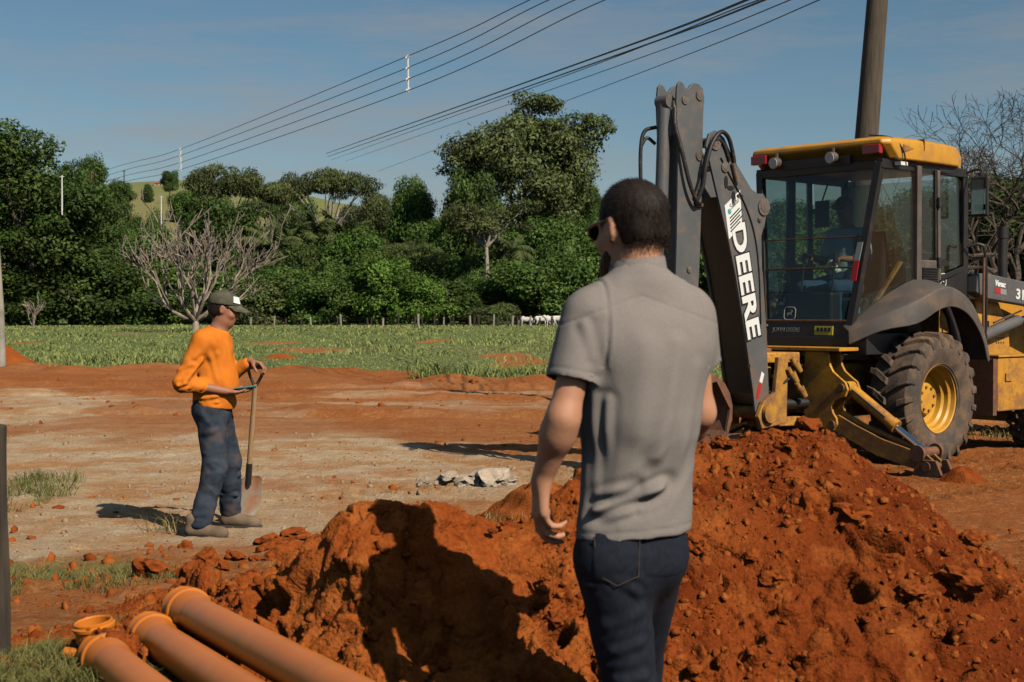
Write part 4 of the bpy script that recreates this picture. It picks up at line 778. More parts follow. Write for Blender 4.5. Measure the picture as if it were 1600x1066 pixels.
# ================================================================== PEOPLE AND ANIMALS: smooth unions of tapered limbs, meshed
class Sdf:
    def __init__(s, lo, hi, h):
        s.lo = np.array(lo, float); s.h = h; s.n = np.ceil((np.array(hi)-s.lo)/h).astype(int)+1; s.D = np.full(s.n, .5, np.float32)
        s.ax = [s.lo[i]+h*np.arange(s.n[i]) for i in range(3)]
    def _reg(s, lo, hi):
        a = np.clip(np.floor((np.array(lo)-s.lo)/s.h).astype(int), 0, s.n-1); b = np.clip(np.ceil((np.array(hi)-s.lo)/s.h).astype(int)+1, 1, s.n)
        sl = tuple(slice(int(a[i]), int(b[i])) for i in range(3)); return sl, np.stack(np.meshgrid(*[s.ax[i][sl[i]] for i in range(3)], indexing='ij'), -1)
    def _put(s, sl, d, k, mode):
        D = s.D[sl]
        if mode == 'add':
            hh = np.clip(.5+.5*(D-d)/k, 0, 1); s.D[sl] = D*(1-hh)+d*hh-k*hh*(1-hh)
        else: s.D[sl] = np.maximum(D, -d)
    def rc(s, a, b, ra, rb=None, k=.02, ratio=1.0, yaw=0.0, mode='add'):
        rb = ra if rb is None else rb; a = np.array(a, float); b = np.array(b, float); m = max(ra, rb)+k+3*s.h
        sl, p = s._reg(np.minimum(a, b)-m, np.maximum(a, b)+m)
        if p.size == 0: return s
        if ratio != 1:
            dv = np.array([-math.sin(yaw), math.cos(yaw), 0])                    # depth axis, squashed
            f = lambda q: q+np.expand_dims((q-a)@dv, -1)*dv*(1/ratio-1)
            p = f(p); b = b+((b-a)@dv)*dv*(1/ratio-1)
        ba = b-a; t = np.clip(((p-a)@ba)/(ba@ba+1e-9), 0, 1); d = np.linalg.norm(p-a-t[..., None]*ba, axis=-1)-(ra+(rb-ra)*t)
        s._put(sl, d*(ratio if ratio < 1 else 1), k, mode); return s
    def el(s, c, r, rot=None, k=.02, mode='add'):
        c = np.array(c, float); r = np.array(r, float); m = r.max()+k+3*s.h; sl, p = s._reg(c-m, c+m)
        if p.size == 0: return s
        q = p-c
        if rot is not None: q = q@np.array(rot)
        k0 = np.linalg.norm(q/r, axis=-1); k1 = np.linalg.norm(q/(r*r), axis=-1)+1e-9; s._put(sl, k0*(k0-1)/k1, k, mode); return s
    def merge(s, o, k):
        hh = np.clip(.5+.5*(s.D-o.D)/k, 0, 1); s.D = s.D*(1-hh)+o.D*hh-k*hh*(1-hh); return s
    def cut(s, p0, nrm, lo=None, hi=None):
        sl, p = s._reg(lo if lo is not None else s.lo, hi if hi is not None else s.lo+s.h*s.n); n = np.array(nrm, float); n /= np.linalg.norm(n)
        s.D[sl] = np.maximum(s.D[sl], (p-np.array(p0))@n); return s
    def mesh(s, name, iters=2, disp=None):
        D = s.D; D[0] = D[-1] = .5; D[:, 0] = D[:, -1] = .5; D[:, :, 0] = D[:, :, -1] = .5
        sg = D < 0; cnt = sum(sg[a:sg.shape[0]-1+a, b:sg.shape[1]-1+b, c:sg.shape[2]-1+c].astype(np.int8) for a in (0, 1) for b in (0, 1) for c in (0, 1))
        ai = np.argwhere((cnt > 0) & (cnt < 8)); ix = np.full(cnt.shape, -1, np.int64); ix[tuple(ai.T)] = np.arange(len(ai))
        off = [np.array((a, b, c)) for a in (0, 1) for b in (0, 1) for c in (0, 1)]; val = [D[tuple((ai+o_).T)] for o_ in off]
        acc = np.zeros((len(ai), 3)); num = np.zeros(len(ai))
        for i in range(8):
            for j in range(i+1, 8):
                if np.abs(off[i]-off[j]).sum() != 1: continue
                cr = (val[i] < 0) != (val[j] < 0); t = np.where(cr, val[i]/np.where(cr, val[i]-val[j], 1), 0)
                acc += np.where(cr[:, None], off[i]+(off[j]-off[i])*t[:, None], 0); num += cr
        V_ = s.lo+s.h*(ai+acc/num[:, None]); Q = []
        for ax in range(3):
            o1, o2 = [(1, 2), (2, 0), (0, 1)][ax]; a = [slice(1, -1)]*3; b = [slice(1, -1)]*3; a[ax] = slice(0, -1); b[ax] = slice(1, None)
            A, B = sg[tuple(a)], sg[tuple(b)]; e = np.argwhere(A != B); base = e.copy(); 
            for q in range(3):
                if q != ax: base[:, q] += 1
            flip = A[tuple(e.T)]; d1 = np.zeros(3, int); d1[o1] = 1; d2 = np.zeros(3, int); d2[o2] = 1
            c0, c1, c2, c3 = (ix[tuple((base-d1-d2).T)], ix[tuple((base-d2).T)], ix[tuple(base.T)], ix[tuple((base-d1).T)])
            q = np.stack([c0, c1, c2, c3], -1); q[~flip] = q[~flip][:, ::-1]; Q.append(q[(q >= 0).all(1)])
        Q = np.concatenate(Q)
        for _ in range(iters):
            sm = np.zeros_like(V_); ct = np.zeros(len(V_))
            for i in range(4):
                np.add.at(sm, Q[:, i], V_[Q[:, (i+1) % 4]]+V_[Q[:, (i-1) % 4]]); np.add.at(ct, Q[:, i], 2)
            V_ = V_*.4+.6*sm/np.maximum(ct, 1)[:, None]
        if disp is not None:
            nr_ = np.zeros_like(V_); fn = np.cross(V_[Q[:, 2]]-V_[Q[:, 0]], V_[Q[:, 3]]-V_[Q[:, 1]])
            for i in range(4): np.add.at(nr_, Q[:, i], fn)
            nr_ /= np.linalg.norm(nr_, axis=1)[:, None]+1e-12; V_ = V_+nr_*disp(V_, nr_)[:, None]
        me_ = mesh_from(name, V_, Q); me_.polygons.foreach_set('use_smooth', [True]*len(Q)); return me_
def seg_d(V_, a, b):
    a = np.array(a, float); b = np.array(b, float); ba = b-a; t = np.clip(((V_-a)@ba)/(ba@ba), 0, 1); return np.linalg.norm(V_-a-t[:, None]*ba, axis=1)
def folds(V_, L_):
    r = np.zeros(len(V_))
    for a, b, w, amp in L_:
        d = seg_d(V_, a, b)/w; r += amp*(np.exp(-d*d)-.55*np.exp(-(d-1.9)**2))
    return r
def hand(s, wrist, d, n, t, sc=1.0, curl=(.35, .45, .3), k=.008, thumb=(.55, .65, .35), grip=0.0):
    """palm, four unequal fingers and a thumb; d along the fingers, n the way the palm faces, t towards the thumb"""
    wrist = np.array(wrist, float); d, n, t = [np.array(v, float)/np.linalg.norm(v) for v in (d, n, t)]
    for i, l in enumerate((.082, .088, .082, .070)):
        off = t*(.030-.020*i)*sc; b = wrist+d*l*sc+off; s.rc(wrist+off*.55, b, .0155*sc, .0125*sc, k=.014*sc)
        ang = 0; p = b
        for j, (sl_, r0, r1) in enumerate(((.043, .0105, .0095), (.027, .0095, .0088), (.022, .0088, .0075))):
            ang += curl[j]+.10*i*grip; q = p+(d*math.cos(ang)+n*math.sin(ang))*sl_*sc*(1, 1.1, 1.04, .84)[i]; s.rc(p, q, r0*sc*(1, 1, 1, .88)[i], r1*sc*(1, 1, 1, .88)[i], k=.004*sc); p = q
    p = wrist+d*.022*sc+t*.024*sc; dv = d*thumb[0]+t*thumb[1]+n*thumb[2]; dv /= np.linalg.norm(dv)
    for sl_, r0, r1 in ((.042, .0165, .0125), (.034, .012, .011), (.026, .011, .0085)):
        q = p+dv*sl_*sc; s.rc(p, q, r0*sc, r1*sc, k=.007*sc); p = q; dv = dv+(d*.35+n*.30-t*.1); dv /= np.linalg.norm(dv)
def head(s, c, Rm, sc=1.0, beard=False):
    """skull, jaw, nose, brow, lips and ears in a frame x right, y front, z up"""
    c = np.array(c, float); Rm = np.array(Rm); W_ = lambda p: c+Rm@(np.array(p)*sc); E = lambda p, r, k=.012, rot=None: s.el(W_(p), np.array(r)*sc, Rm if rot is None else Rm@rot, k=k*sc)
    E((0, -.010, .030), (.076, .096, .092)); E((0, .022, -.018), (.064, .072, .080), .03); E((0, .050, -.078), (.040, .036, .036), .03); E((0, .020, -.070), (.054, .05, .04), .03)
    s.rc(W_((-.035, .078, .032)), W_((.035, .078, .032)), .013*sc, k=.016*sc)
    s.rc(W_((0, .088, .018)), W_((0, .109, -.018)), .009*sc, .0135*sc, k=.01*sc); E((-.013, .098, -.022), (.010, .011, .009), .006); E((.013, .098, -.022), (.010, .011, .009), .006)
    for x in (-1, 1):
        s.el(W_((x*.030, .094, .012)), np.array((.016, .012, .010))*sc, Rm, mode='sub'); E((x*.030, .079, .011), (.0125, .0125, .0115), .003); E((x*.045, .060, -.022), (.022, .022, .02), .02)
        ca, sa = math.cos(.3*x), math.sin(.3*x); rt_ = np.array([[ca, -sa, 0], [sa, ca, 0], [0, 0, 1]]); E((x*.079, -.008, .004), (.009, .020, .032), .006, rt_); s.el(W_((x*.087, -.004, .006)), np.array((.005, .010, .016))*sc, Rm@rt_, mode='sub')
    E((0, .086, -.046), (.024, .012, .0065), .006); E((0, .084, -.058), (.021, .012, .0075), .006)
def rotz(a): c, s = math.cos(a), math.sin(a); return np.array([[c, -s, 0], [s, c, 0], [0, 0, 1]])
def roty(a): c, s = math.cos(a), math.sin(a); return np.array([[c, 0, s], [0, 1, 0], [-s, 0, c]])
def rotx(a): c, s = math.cos(a), math.sin(a); return np.array([[1, 0, 0], [0, c, -s], [0, s, c]])
def skinmat(name, a, b):
    m = mat(name, a, b, rough=.55, scale=9, bump=.0008, bscale=220, spec=.35); bs = m.node_tree.nodes['Principled BSDF']; bs.inputs['Subsurface Weight'].default_value = .12; bs.inputs['Subsurface Radius'].default_value = (.01, .004, .002); bs.inputs['Subsurface Scale'].default_value = 1.0; return m
M['skin1'] = skinmat('skin_light', (.50,.250,.150), (.43,.20,.115)); M['skin2'] = skinmat('skin_tanned', (.38,.165,.098), (.31,.125,.07))
M['hair'] = mat('dark_brown_hair', (.010,.007,.006), (.024,.015,.010), rough=.65, scale=90, bump=.0008, bscale=260, spec=.2, stretch=(1, 1, .35))
M['polo'] = mat('grey_pique_cotton', (.212,.184,.168), (.245,.215,.197), rough=.95, scale=260, bump=.0012, bscale=420, detail=2, spec=.15)
M['jeans1'] = mat('dark_indigo_denim', (.006,.009,.017), (.012,.016,.027), rough=.85, scale=120, bump=.0008, bscale=500, spec=.25, stretch=(1, 1, .4))
M['jeans2'] = mat('faded_blue_denim', (.020,.027,.042), (.050,.062,.082), rough=.9, scale=7, bump=.001, bscale=300, dust=(.16,.085,.05), dustlo=.52, dusthi=.8, dscale=5, spec=.2)
M['orange'] = mat('orange_cotton', (.72,.205,.020), (.60,.155,.016), rough=.9, scale=5, dust=(.50,.20,.05), dustlo=.55, dusthi=.85, dscale=6, bump=.002, bscale=60, spec=.15)
M['cap'] = mat('olive_cap_cloth', (.085,.080,.052), (.055,.055,.035), rough=.95, scale=20, dust=(.2,.15,.09), dustlo=.5, dusthi=.9, dscale=14)
M['boot'] = mat('dusty_boot_leather', (.20,.135,.085), (.14,.09,.055), rough=.9, scale=12, bump=.003)
M['sole'] = mat('boot_sole', (.06,.045,.035), rough=.95); M['lens'] = mat('dark_sunglass', (.006,.006,.006), rough=.15)
M['stitch'] = mat('tan_stitching', (.06,.04,.022), rough=.9)
def clothn(V_, sc, amp, seed, st=(1, 1, 1)): return amp*fbm(V_[:, 0]*sc*st[0], V_[:, 1]*sc*st[1], V_[:, 2]*sc*st[2], oct=3, seed=seed)
def part(name, me_, matl, root): return obj(name, me_, matl, root)
def shoe(s_lo, s_hi, heel, toe, h=.006):
    s = Sdf(s_lo, s_hi, h); heel = np.array(heel, float); toe = np.array(toe, float); d = (toe-heel)/np.linalg.norm(toe-heel)
    s.rc(heel+d*.045+[0, 0, .04], toe-d*.06+[0, 0, .034], .040, .040, k=.02, ratio=1); s.rc(heel+d*.05+[0, 0, .06], heel+d*.055+[0, 0, .12], .045, .047, k=.03); s.rc(heel+d*.10+[0, 0, .06], toe-d*.09+[0, 0, .035], .042, .034, k=.03)
    s.rc(toe-d*.065+[0, 0, .03], toe-d*.045+[0, 0, .03], .042, .038, k=.02); s.cut((0, 0, heel[2]+.002), (0, 0, -1)); return s
# ---------------------------------------------------------------- man in the grey polo shirt, seen from behind
def grey_man():
    yaw = R(20); Hm = rotz(R(34))@rotx(R(-6)); hc = (.006, .035, 1.712)
    Ls, Le, Lw = (-.120, -.055, 1.492), (-.183, -.112, 1.235), (-.236, -.030, 1.066); Rs, Re, Rw = (.158, .065, 1.492), (.190, .10, 1.235), (.135, .30, 1.09)
    s = Sdf((-.36, -.30, 0), (.36, .48, 1.9), .0068)
    head(s, hc, Hm, 1.06); s.rc((.018, .005, 1.50), (.012, .020, 1.70), .066, .060, k=.03); s.rc((.03, 0, 1.40), (.0, .0, .97), .12, .10, k=.05, ratio=.68, yaw=yaw); s.rc(Ls, Rs, .045, k=.03)
    for a, b, c_ in ((Ls, Le, Lw), (Rs, Re, Rw)):
        a, b, c_ = map(np.array, (a, b, c_)); s.rc(a, b, .043, .039, k=.02); m = b+(c_-b)*.25; s.rc(b, m, .039, .041, k=.03); s.rc(m, c_, .041, .028, k=.03)
    hand(s, Lw, (-.04, .10, -1), (.93, .30, .05), (-.25, .95, .05), 1.12, (.22, .55, .45), thumb=(.85, .45, .35), grip=1.0)
    hand(s, Rw, (-.3, .85, -.4), (-.6, 0, -.4), (0, .3, .9), 1.0, (.5, .6, .4))
    for hp, kn, an in (((-.05, -.01, .88), (.0, .0, .50), (.03, -.05, .10)), ((.05, .04, .88), (.035, .26, .52), (.04, .26, .10))):
        s.rc(hp, kn, .06, .05, k=.03); s.rc(kn, an, .055, .036, k=.03); s.rc(an, np.array(an)+[-.02, .12, -.05], .035, .03, k=.02)
    man = obj('person', s.mesh('person', 2), M['skin1']); man.location = (.312, 3.70, 0)
    tag(man, 'man in grey polo shirt and dark jeans seen from behind, walking past the soil heap', 'person')
    # shirt
    s = Sdf((-.34, -.32, .86), (.36, .30, 1.68), .0055)
    s.rc((.032, .0, 1.37), (.004, 0, .92), .150, .158, k=.05, ratio=.70, yaw=yaw); s.rc((-.082, -.040, 1.44), (.132, .045, 1.44), .088, .090, k=.08, ratio=.95, yaw=yaw); s.rc((.03, -.02, 1.36), (.028, -.02, 1.25), .155, .15, k=.05, ratio=.74, yaw=yaw)
    s.rc((.018, .0, 1.585), (-.095, -.040, 1.515), .055, .058, k=.06); s.rc((.018, .0, 1.585), (.145, .045, 1.515), .055, .058, k=.06)
    for a, e, r1 in ((Ls, (-.158, -.085, 1.31), .069), (Rs, (.190, .085, 1.345), .066)):
        pass
    for a, e in ((Ls, (-.158, -.087, 1.325)), (Rs, (.182, .085, 1.36))):
        a, e = np.array(a), np.array(e); n_ = (e-a)/np.linalg.norm(e-a); lo = e-np.array([.085, .10, .10]); hi = e+np.array([.085, .10, .02])
        q = Sdf((-.34, -.32, .86), (.36, .30, 1.68), .0055); q.rc(a, e+n_*.05, .066, .074 if a[0] < 0 else .066, k=.001); q.cut(e, n_, lo-.05, hi+.1); q.rc(e-n_*.03, e+n_*.05, .060, .062, k=.004, mode='sub'); s.merge(q, .022)
    s.cut((0, 0, .925), (.06, .02, -1)); s.rc((.016, .01, 1.60), (.012, .02, 1.72), .062, .064, k=.002, mode='sub')
    FL = [((-.15, -.10, .985), (.15, -.10, 1.085), .012, .016), ((-.14, -.12, .965), (.06, -.13, 1.02), .010, .012), ((-.13, -.1, 1.03), (.0, -.13, 1.06), .012, .009), ((.02, -.12, 1.0), (.13, -.1, 1.03), .009, .004),
          ((-.10, -.10, 1.33), (-.115, -.11, 1.05), .014, .005), ((-.07, -.12, 1.28), (-.09, -.13, 1.02), .012, .006), ((.10, -.09, 1.42), (.06, -.12, 1.14), .022, .008), ((.15, -.05, 1.36), (.12, -.08, 1.10), .02, .005),
          ((-.09, -.11, 1.46), (-.075, -.11, 1.32), .012, .005), ((-.13, -.12, 1.47), (-.10, -.12, 1.36), .012, .006), ((-.17, -.1, 1.40), (-.12, -.13, 1.36), .010, .004), ((.02, -.13, 1.42), (.01, -.13, 1.2), .03, .004), ((-.145, -.11, .945), (-.06, -.13, .952), .008, .005)]
    def dsp(V_, n_):
        d = folds(V_, FL)+clothn(V_, 7, .005, 401, (1, 1, .45))-.0075*np.abs(fbm((V_[:, 0]*.8+V_[:, 2]*.6)*4, V_[:, 1]*5, (V_[:, 2]*.8-V_[:, 0]*.6)*11, oct=2, seed=402))*sstep(1.35, 1.1, V_[:, 2])-.003*np.abs(fbm(V_[:, 0]*13, V_[:, 1]*9, V_[:, 2]*5, oct=2, seed=403))
        z0 = V_[:, 2]-(.06*V_[:, 0]+.02*V_[:, 1]); d = d-.0022*np.exp(-((z0-.948)/.0025)**2)                         # hem seam
        n2 = (np.array((-.158, -.087, 1.325))-np.array(Ls)); n2 /= np.linalg.norm(n2); t = (V_-np.array((-.158, -.087, 1.325)))@n2; d = d-.002*np.exp(-((t+.022)/.0025)**2)*(V_[:, 0] < -.09)
        for c0, nn in (((-.105, -.047, 1.46), (-.88, -.36, .12)), ((.155, .055, 1.46), (.88, .36, .12))):            # armhole seams
            nn = np.array(nn)/np.linalg.norm(nn); t = (V_-np.array(c0))@nn; d = d-.0035*np.exp(-(t/.0035)**2)*(V_[:, 2] > 1.36)+.0015*np.exp(-((t+.010)/.004)**2)*(V_[:, 2] > 1.36)
        t = V_[:, 2]-1.545+.35*np.abs(V_[:, 0]-.018); d = d-.0025*np.exp(-(t/.003)**2)*(V_[:, 1] < .03)
        return d
    sh = part('shirt', s.mesh('shirt', 2, dsp), M['polo'], man)
    mb = MB(); n_ = 40; prof = [(.074, 1.560), (.0765, 1.585), (.0745, 1.612), (.0700, 1.640), (.0675, 1.6465), (.0655, 1.642), (.0660, 1.60), (.066, 1.565)]; vv = []; m_ = len(prof)
    for k in range(n_):
        a = 6.283*k/n_
        for r_, z in prof: vv.append((.016+r_*math.cos(a)*1.03, .010+r_*math.sin(a)*1.0+(z-1.56)*.12, z+(-.030*math.sin(a)*1.0 if math.sin(a) > 0 else .004*math.sin(a))+.006*math.cos(a)))
    mb.add(vv, [(k*m_+j, ((k+1) % n_)*m_+j, ((k+1) % n_)*m_+(j+1) % m_, k*m_+(j+1) % m_) for k in range(n_) for j in range(m_)]); mb.build('collar', M['polo'], sh, smooth=True)
    # jeans
    s = Sdf((-.28, -.28, .03), (.30, .40, 1.0), .006)
    s.rc((.002, .005, .975), (.0, .005, .90), .128, .128, k=.04, ratio=.68, yaw=yaw); s.el((-.045, -.035, .86), (.078, .065, .09), k=.05); s.el((.058, -.005, .87), (.074, .06, .09), k=.05)
    for hp, kn, an in (((-.052, -.02, .86), (.0, .0, .50), (.03, -.05, .07)), ((.055, .05, .86), (.035, .26, .52), (.04, .26, .07))): s.rc(hp, kn, .094, .070, k=.045); s.rc(kn, an, .070, .060, k=.03)
    pk = lambda V_, cx, cz: sstep(.062, .058, np.abs(V_[:, 0]-cx))*sstep(.062, .058, np.abs(V_[:, 2]-cz-.012*np.abs(V_[:, 0]-cx)/.06))
    FJ = [((-.13, -.08, .80), (.0, -.10, .86), .010, .005), ((-.10, -.08, .62), (.03, -.08, .66), .012, .006), ((-.08, -.07, .55), (.05, -.07, .57), .012, .007), ((-.08, -.08, .70), (.03, -.08, .74), .013, .004), ((-.07, -.07, .49), (.05, -.07, .51), .012, .007), ((-.05, -.1, .83), (.02, -.1, .78), .011, .006)]
    def dj(V_, n_):
        d = folds(V_, FJ)+clothn(V_, 9, .005, 411)+clothn(V_, 22, .002, 412); bk = n_[:, 1] < -.2
        return d+.003*pk(V_, -.045, .872)*bk+.003*pk(V_, .085, .885)*bk
    jn = part('jeans', s.mesh('jeans', 2, dj), M['jeans1'], man)
    mb = MB()
    for a, b in (((-.103, -.121, .93), (-.098, -.128, .838)), ((-.098, -.128, .838), (-.046, -.139, .812)), ((-.046, -.139, .812), (.008, -.133, .835)), ((.008, -.133, .835), (.012, -.120, .93))): mb.tube([Vector(a)+Vector((0, .018, 0)), Vector(b)+Vector((0, .018, 0))], .0014, 5)
    mb.build('pocket_stitching', M['stitch'], jn)
    for nm, hl_, to in (('shoe', (.015, -.11, .0), (.015, .18, 0)), ('shoe', (.04, .19, 0), (.02, .46, 0))):
        part(nm, shoe((-.12, -.2, -.01), (.18, .5, .2), hl_, to).mesh(nm, 1), M['boot'], man)
    # hair and beard, offset from the skull
    s = Sdf((-.16, -.16, 1.55), (.16, .20, 1.88), .0048); c = np.array(hc); W_ = lambda p: c+Hm@(np.array(p)*1.06)
    s.el(W_((0, -.008, .038)), np.array((.0825, .1035, .0965))*1.06, Hm, k=.01); s.el(W_((0, -.045, -.020)), np.array((.064, .058, .055))*1.06, Hm, k=.03)
    fr_ = Hm@np.array((0, 1, .0)); s.cut(W_((0, .052, .03)), Hm@np.array((0, .9, -.45))); s.cut(W_((0, -.03, -.040)), Hm@np.array((0, -.12, -1)))
    for x in (-1, 1): s.el(W_((x*.09, .012, -.01)), np.array((.03, .034, .05))*1.06, Hm, mode='sub')
    hm = s.mesh('hair', 1, lambda V_, n_: clothn(V_, 45, .0035, 421, (1, 1, .4))-.003); ho = part('hair', hm, M['hair'], man)
    hv = np.array([v.co for v in hm.vertices]); hn = np.array([v.normal for v in hm.vertices]); r_ = np.random.default_rng(5); k_ = r_.integers(0, len(hv), 26000); p_ = hv[k_]+r_.normal(size=(26000, 3))*.002; n_ = hn[k_]
    low = np.clip((p_[:, 2]-1.69)/.10, 0, 1); p_[:, 2] -= (1-low)*r_.random(26000)**3*.03
    dn = np.array([0, 0, -1.0])*.9+Hm@np.array([0, -.35, 0]); topw = np.clip(n_[:, 2], 0, 1)[:, None]; dv = dn*(1-topw)+(Hm@np.array([.1, 1.0, 0]))*topw+n_*(.12+.28*topw)+r_.normal(size=(26000, 3))*.14
    dv /= np.linalg.norm(dv, axis=1)[:, None]; sd = np.cross(dv, n_+r_.normal(size=n_.shape)*.3); sd /= np.linalg.norm(sd, axis=1)[:, None]+1e-9; ln = ((.004+.009*low)*(.5+.8*r_.random(26000)))[:, None]
    hs_ = mesh_from('strands', np.stack([p_-sd*.0007-n_*.003, p_+sd*.0007-n_*.003, p_+dv*ln], 1).reshape(-1, 3), np.arange(78000).reshape(-1, 3)); obj('strands', hs_, M['hair'], ho)
    s = Sdf((-.16, -.1, 1.55), (.16, .22, 1.80), .0048); s.el(W_((0, .058, -.084)), np.array((.053, .052, .052))*1.06, Hm, k=.01); s.el(W_((0, .026, -.062)), np.array((.069, .062, .050))*1.06, Hm, k=.02); s.el(W_((0, .112, -.042)), np.array((.05, .022, .022))*1.06, Hm, mode='sub')
    s.cut(W_((0, .0, -.035)), Hm@np.array((0, -.3, 1))); s.cut(W_((0, -.004, 0)), Hm@np.array((0, -1, 0))); part('beard', s.mesh('beard', 1, lambda V_, n_: clothn(V_, 90, .004, 423)), M['hair'], man)
    mb = MB()
    for x in (-1, 1):
        q = [W_((x*.083, -.006, .028)), W_((x*.083, .05, .024)), W_((x*.074, .098, .018))]; mb.tube(q, .0042, 6)
        o_ = [W_((x*.008+x*.030*(1+math.cos(a)), .108-.012*abs(math.cos(a)*.5+.5), .012+.021*math.sin(a))) for a in np.linspace(0, 6.283, 18)[:-1]]; mb.add(o_+[p-Hm@np.array((0, .006, 0)) for p in o_], [tuple(range(17)), tuple(range(33, 16, -1))]+[(i, (i+1) % 17, 17+(i+1) % 17, 17+i) for i in range(17)])
    mb.build('sunglasses', M['lens'], man, smooth=True)
grey_man()
# ---------------------------------------------------------------- worker in orange, side view facing right
def orange_man():
    bx = P(340, 840, 9.72); Hm = rotz(R(-90+6))@rotx(R(-14)); hc = (.050, .0, 1.520)
    Rs, Re, Rw = (-.070, -.170, 1.315), (-.180, -.235, 1.035), (.090, -.150, .975); Ls, Le, Lw = (-.020, .165, 1.315), (.045, .265, 1.075), (.190, .215, 1.165)
    s = Sdf((-.36, -.36, -.0), (.46, .42, 1.72), .0075)
    head(s, hc, Hm, .98); s.rc((-.005, 0, 1.33), (.035, 0, 1.46), .064, .056, k=.03); s.rc((-.01, 0, 1.25), (-.01, 0, .90), .14, .14, k=.05, ratio=.75, yaw=R(90))
    s.rc(Rs, Ls, .05, k=.05)
    for a, b, c_ in ((Rs, Re, Rw), (Ls, Le, Lw)):
        a, b, c_ = map(np.array, (a, b, c_)); s.rc(a, b, .038, .034, k=.02); s.rc(b, c_, .036, .029, k=.02)
    hand(s, Rw, (1, .25, -.08), (.0, .15, 1), (.1, 1, -.05), 1.0, (.18, .25, .2), thumb=(.6, .7, .3)); hand(s, Lw, (.85, -.2, -.15), (-.1, -.1, -1), (-.2, -1, .1), 1.0, (.75, .9, .6), thumb=(.5, .5, .6))
    for hp, kn, an in (((-.03, -.09, .85), (.010, -.12, .46), (-.085, -.17, .10)), ((-.03, .09, .85), (.075, .12, .48), (.060, .20, .14))): s.rc(hp, kn, .08, .055, k=.04); s.rc(kn, an, .055, .036, k=.03)
    man = obj('person', s.mesh('person', 2), M['skin2']); man.location = (bx.x, 9.72, gz(bx.x, 9.6)-.002)
    tag(man, 'worker in orange long-sleeved shirt and cap, looking at a phone beside a shovel', 'person')
    s = Sdf((-.36, -.36, .80), (.32, .40, 1.48), .0072)
    s.rc((-.020, 0, 1.22), (-.018, 0, .91), .172, .190, k=.05, ratio=.76, yaw=R(90)); s.rc((-.05, -.135, 1.300), (-.015, .135, 1.300), .080, k=.08); s.el((.040, 0, 1.02), (.105, .14, .14), k=.07); s.rc((0, 0, 1.35), (-.045, -.12, 1.325), .06, .06, k=.06); s.rc((0, 0, 1.35), (-.01, .12, 1.325), .06, .06, k=.06); s.rc((0, 0, 1.33), (.012, 0, 1.385), .072, .066, k=.03)
    R_el = np.array(Re); rw = np.array(Rw); cuff = R_el+(rw-R_el)*.42; s.rc(Rs, Re, .068, .060, k=.05); s.rc(Re, cuff, .060, .052, k=.03); s.rc(Ls, Le, .07, .06, k=.04); lc = np.array(Le)+(np.array(Lw)-np.array(Le))*.78; s.rc(Le, lc, .060, .045, k=.02)
    s.cut((0, 0, .862), (-.15, 0, -1)); s.cut((.01, 0, 1.405), (.35, 0, 1))
    FO = [((-.15, -.30, 1.05), (-.05, -.22, 1.18), .018, .010), ((-.22, -.24, 1.12), (-.10, -.26, 1.16), .014, .008), ((-.02, -.18, 1.25), (.06, -.19, 1.02), .018, .009), ((.05, -.17, 1.22), (.09, -.17, 1.0), .02, .007), ((-.14, -.17, .92), (.10, -.19, .95), .013, .010), ((-.15, -.16, .90), (.08, -.18, .905), .010, .008), ((-.05, -.2, 1.30), (-.1, -.24, 1.2), .015, .007), ((-.2, -.3, 1.02), (-.1, -.3, 1.04), .012, .008), ((-.12, -.28, .99), (-.09, -.27, 1.06), .010, .007), ((-.05, -.25, .985), (-.03, -.24, 1.04), .009, .006)]
    part('shirt', s.mesh('shirt', 2, lambda V_, n_: 1.0*folds(V_, FO)+clothn(V_, 7, .010, 431, (1, 1, .5))-.007*np.abs(fbm(V_[:, 0]*11+V_[:, 2]*6, V_[:, 1]*11, V_[:, 2]*7, oct=2, seed=433))), M['orange'], man)
    s = Sdf((-.30, -.32, .0), (.26, .36, .98), .0075); s.rc((-.015, 0, .92), (-.02, 0, .86), .146, .152, k=.04, ratio=.76, yaw=R(90)); s.el((-.075, -.06, .84), (.08, .085, .10), k=.05); s.el((-.075, .06, .84), (.08, .085, .10), k=.05)
    for hp, kn, an in (((-.025, -.085, .82), (.010, -.12, .46), (-.080, -.17, .09)), ((-.02, .085, .82), (.055, .12, .48), (.050, .20, .13))): s.rc(hp, kn, .097, .078, k=.04); s.rc(kn, an, .078, .072, k=.03)
    s.cut((0, -.17, .062), (0, 0, -1)); s.cut((-.07, 0, .945), (.0, 0, 1))
    FJ = [((-.10, -.24, .52), (.07, -.23, .55), .014, .010), ((-.08, -.24, .46), (.08, -.22, .47), .014, .010), ((-.13, -.25, .26), (.02, -.25, .30), .013, .010), ((-.15, -.25, .17), (.0, -.26, .20), .012, .011), ((-.16, -.25, .11), (.0, -.26, .12), .012, .010), ((-.1, -.2, .68), (.08, -.2, .73), .02, .008), ((.0, .13, .36), (.14, .12, .38), .015, .01), ((0, .13, .25), (.13, .12, .24), .014, .01)]
    part('jeans', s.mesh('jeans', 2, lambda V_, n_: 1.4*folds(V_, FJ)+clothn(V_, 8, .008, 441)-.012*np.abs(fbm(V_[:, 0]*9+V_[:, 2]*5, V_[:, 1]*9, V_[:, 2]*12, oct=2, seed=443))+.006), M['jeans2'], man)
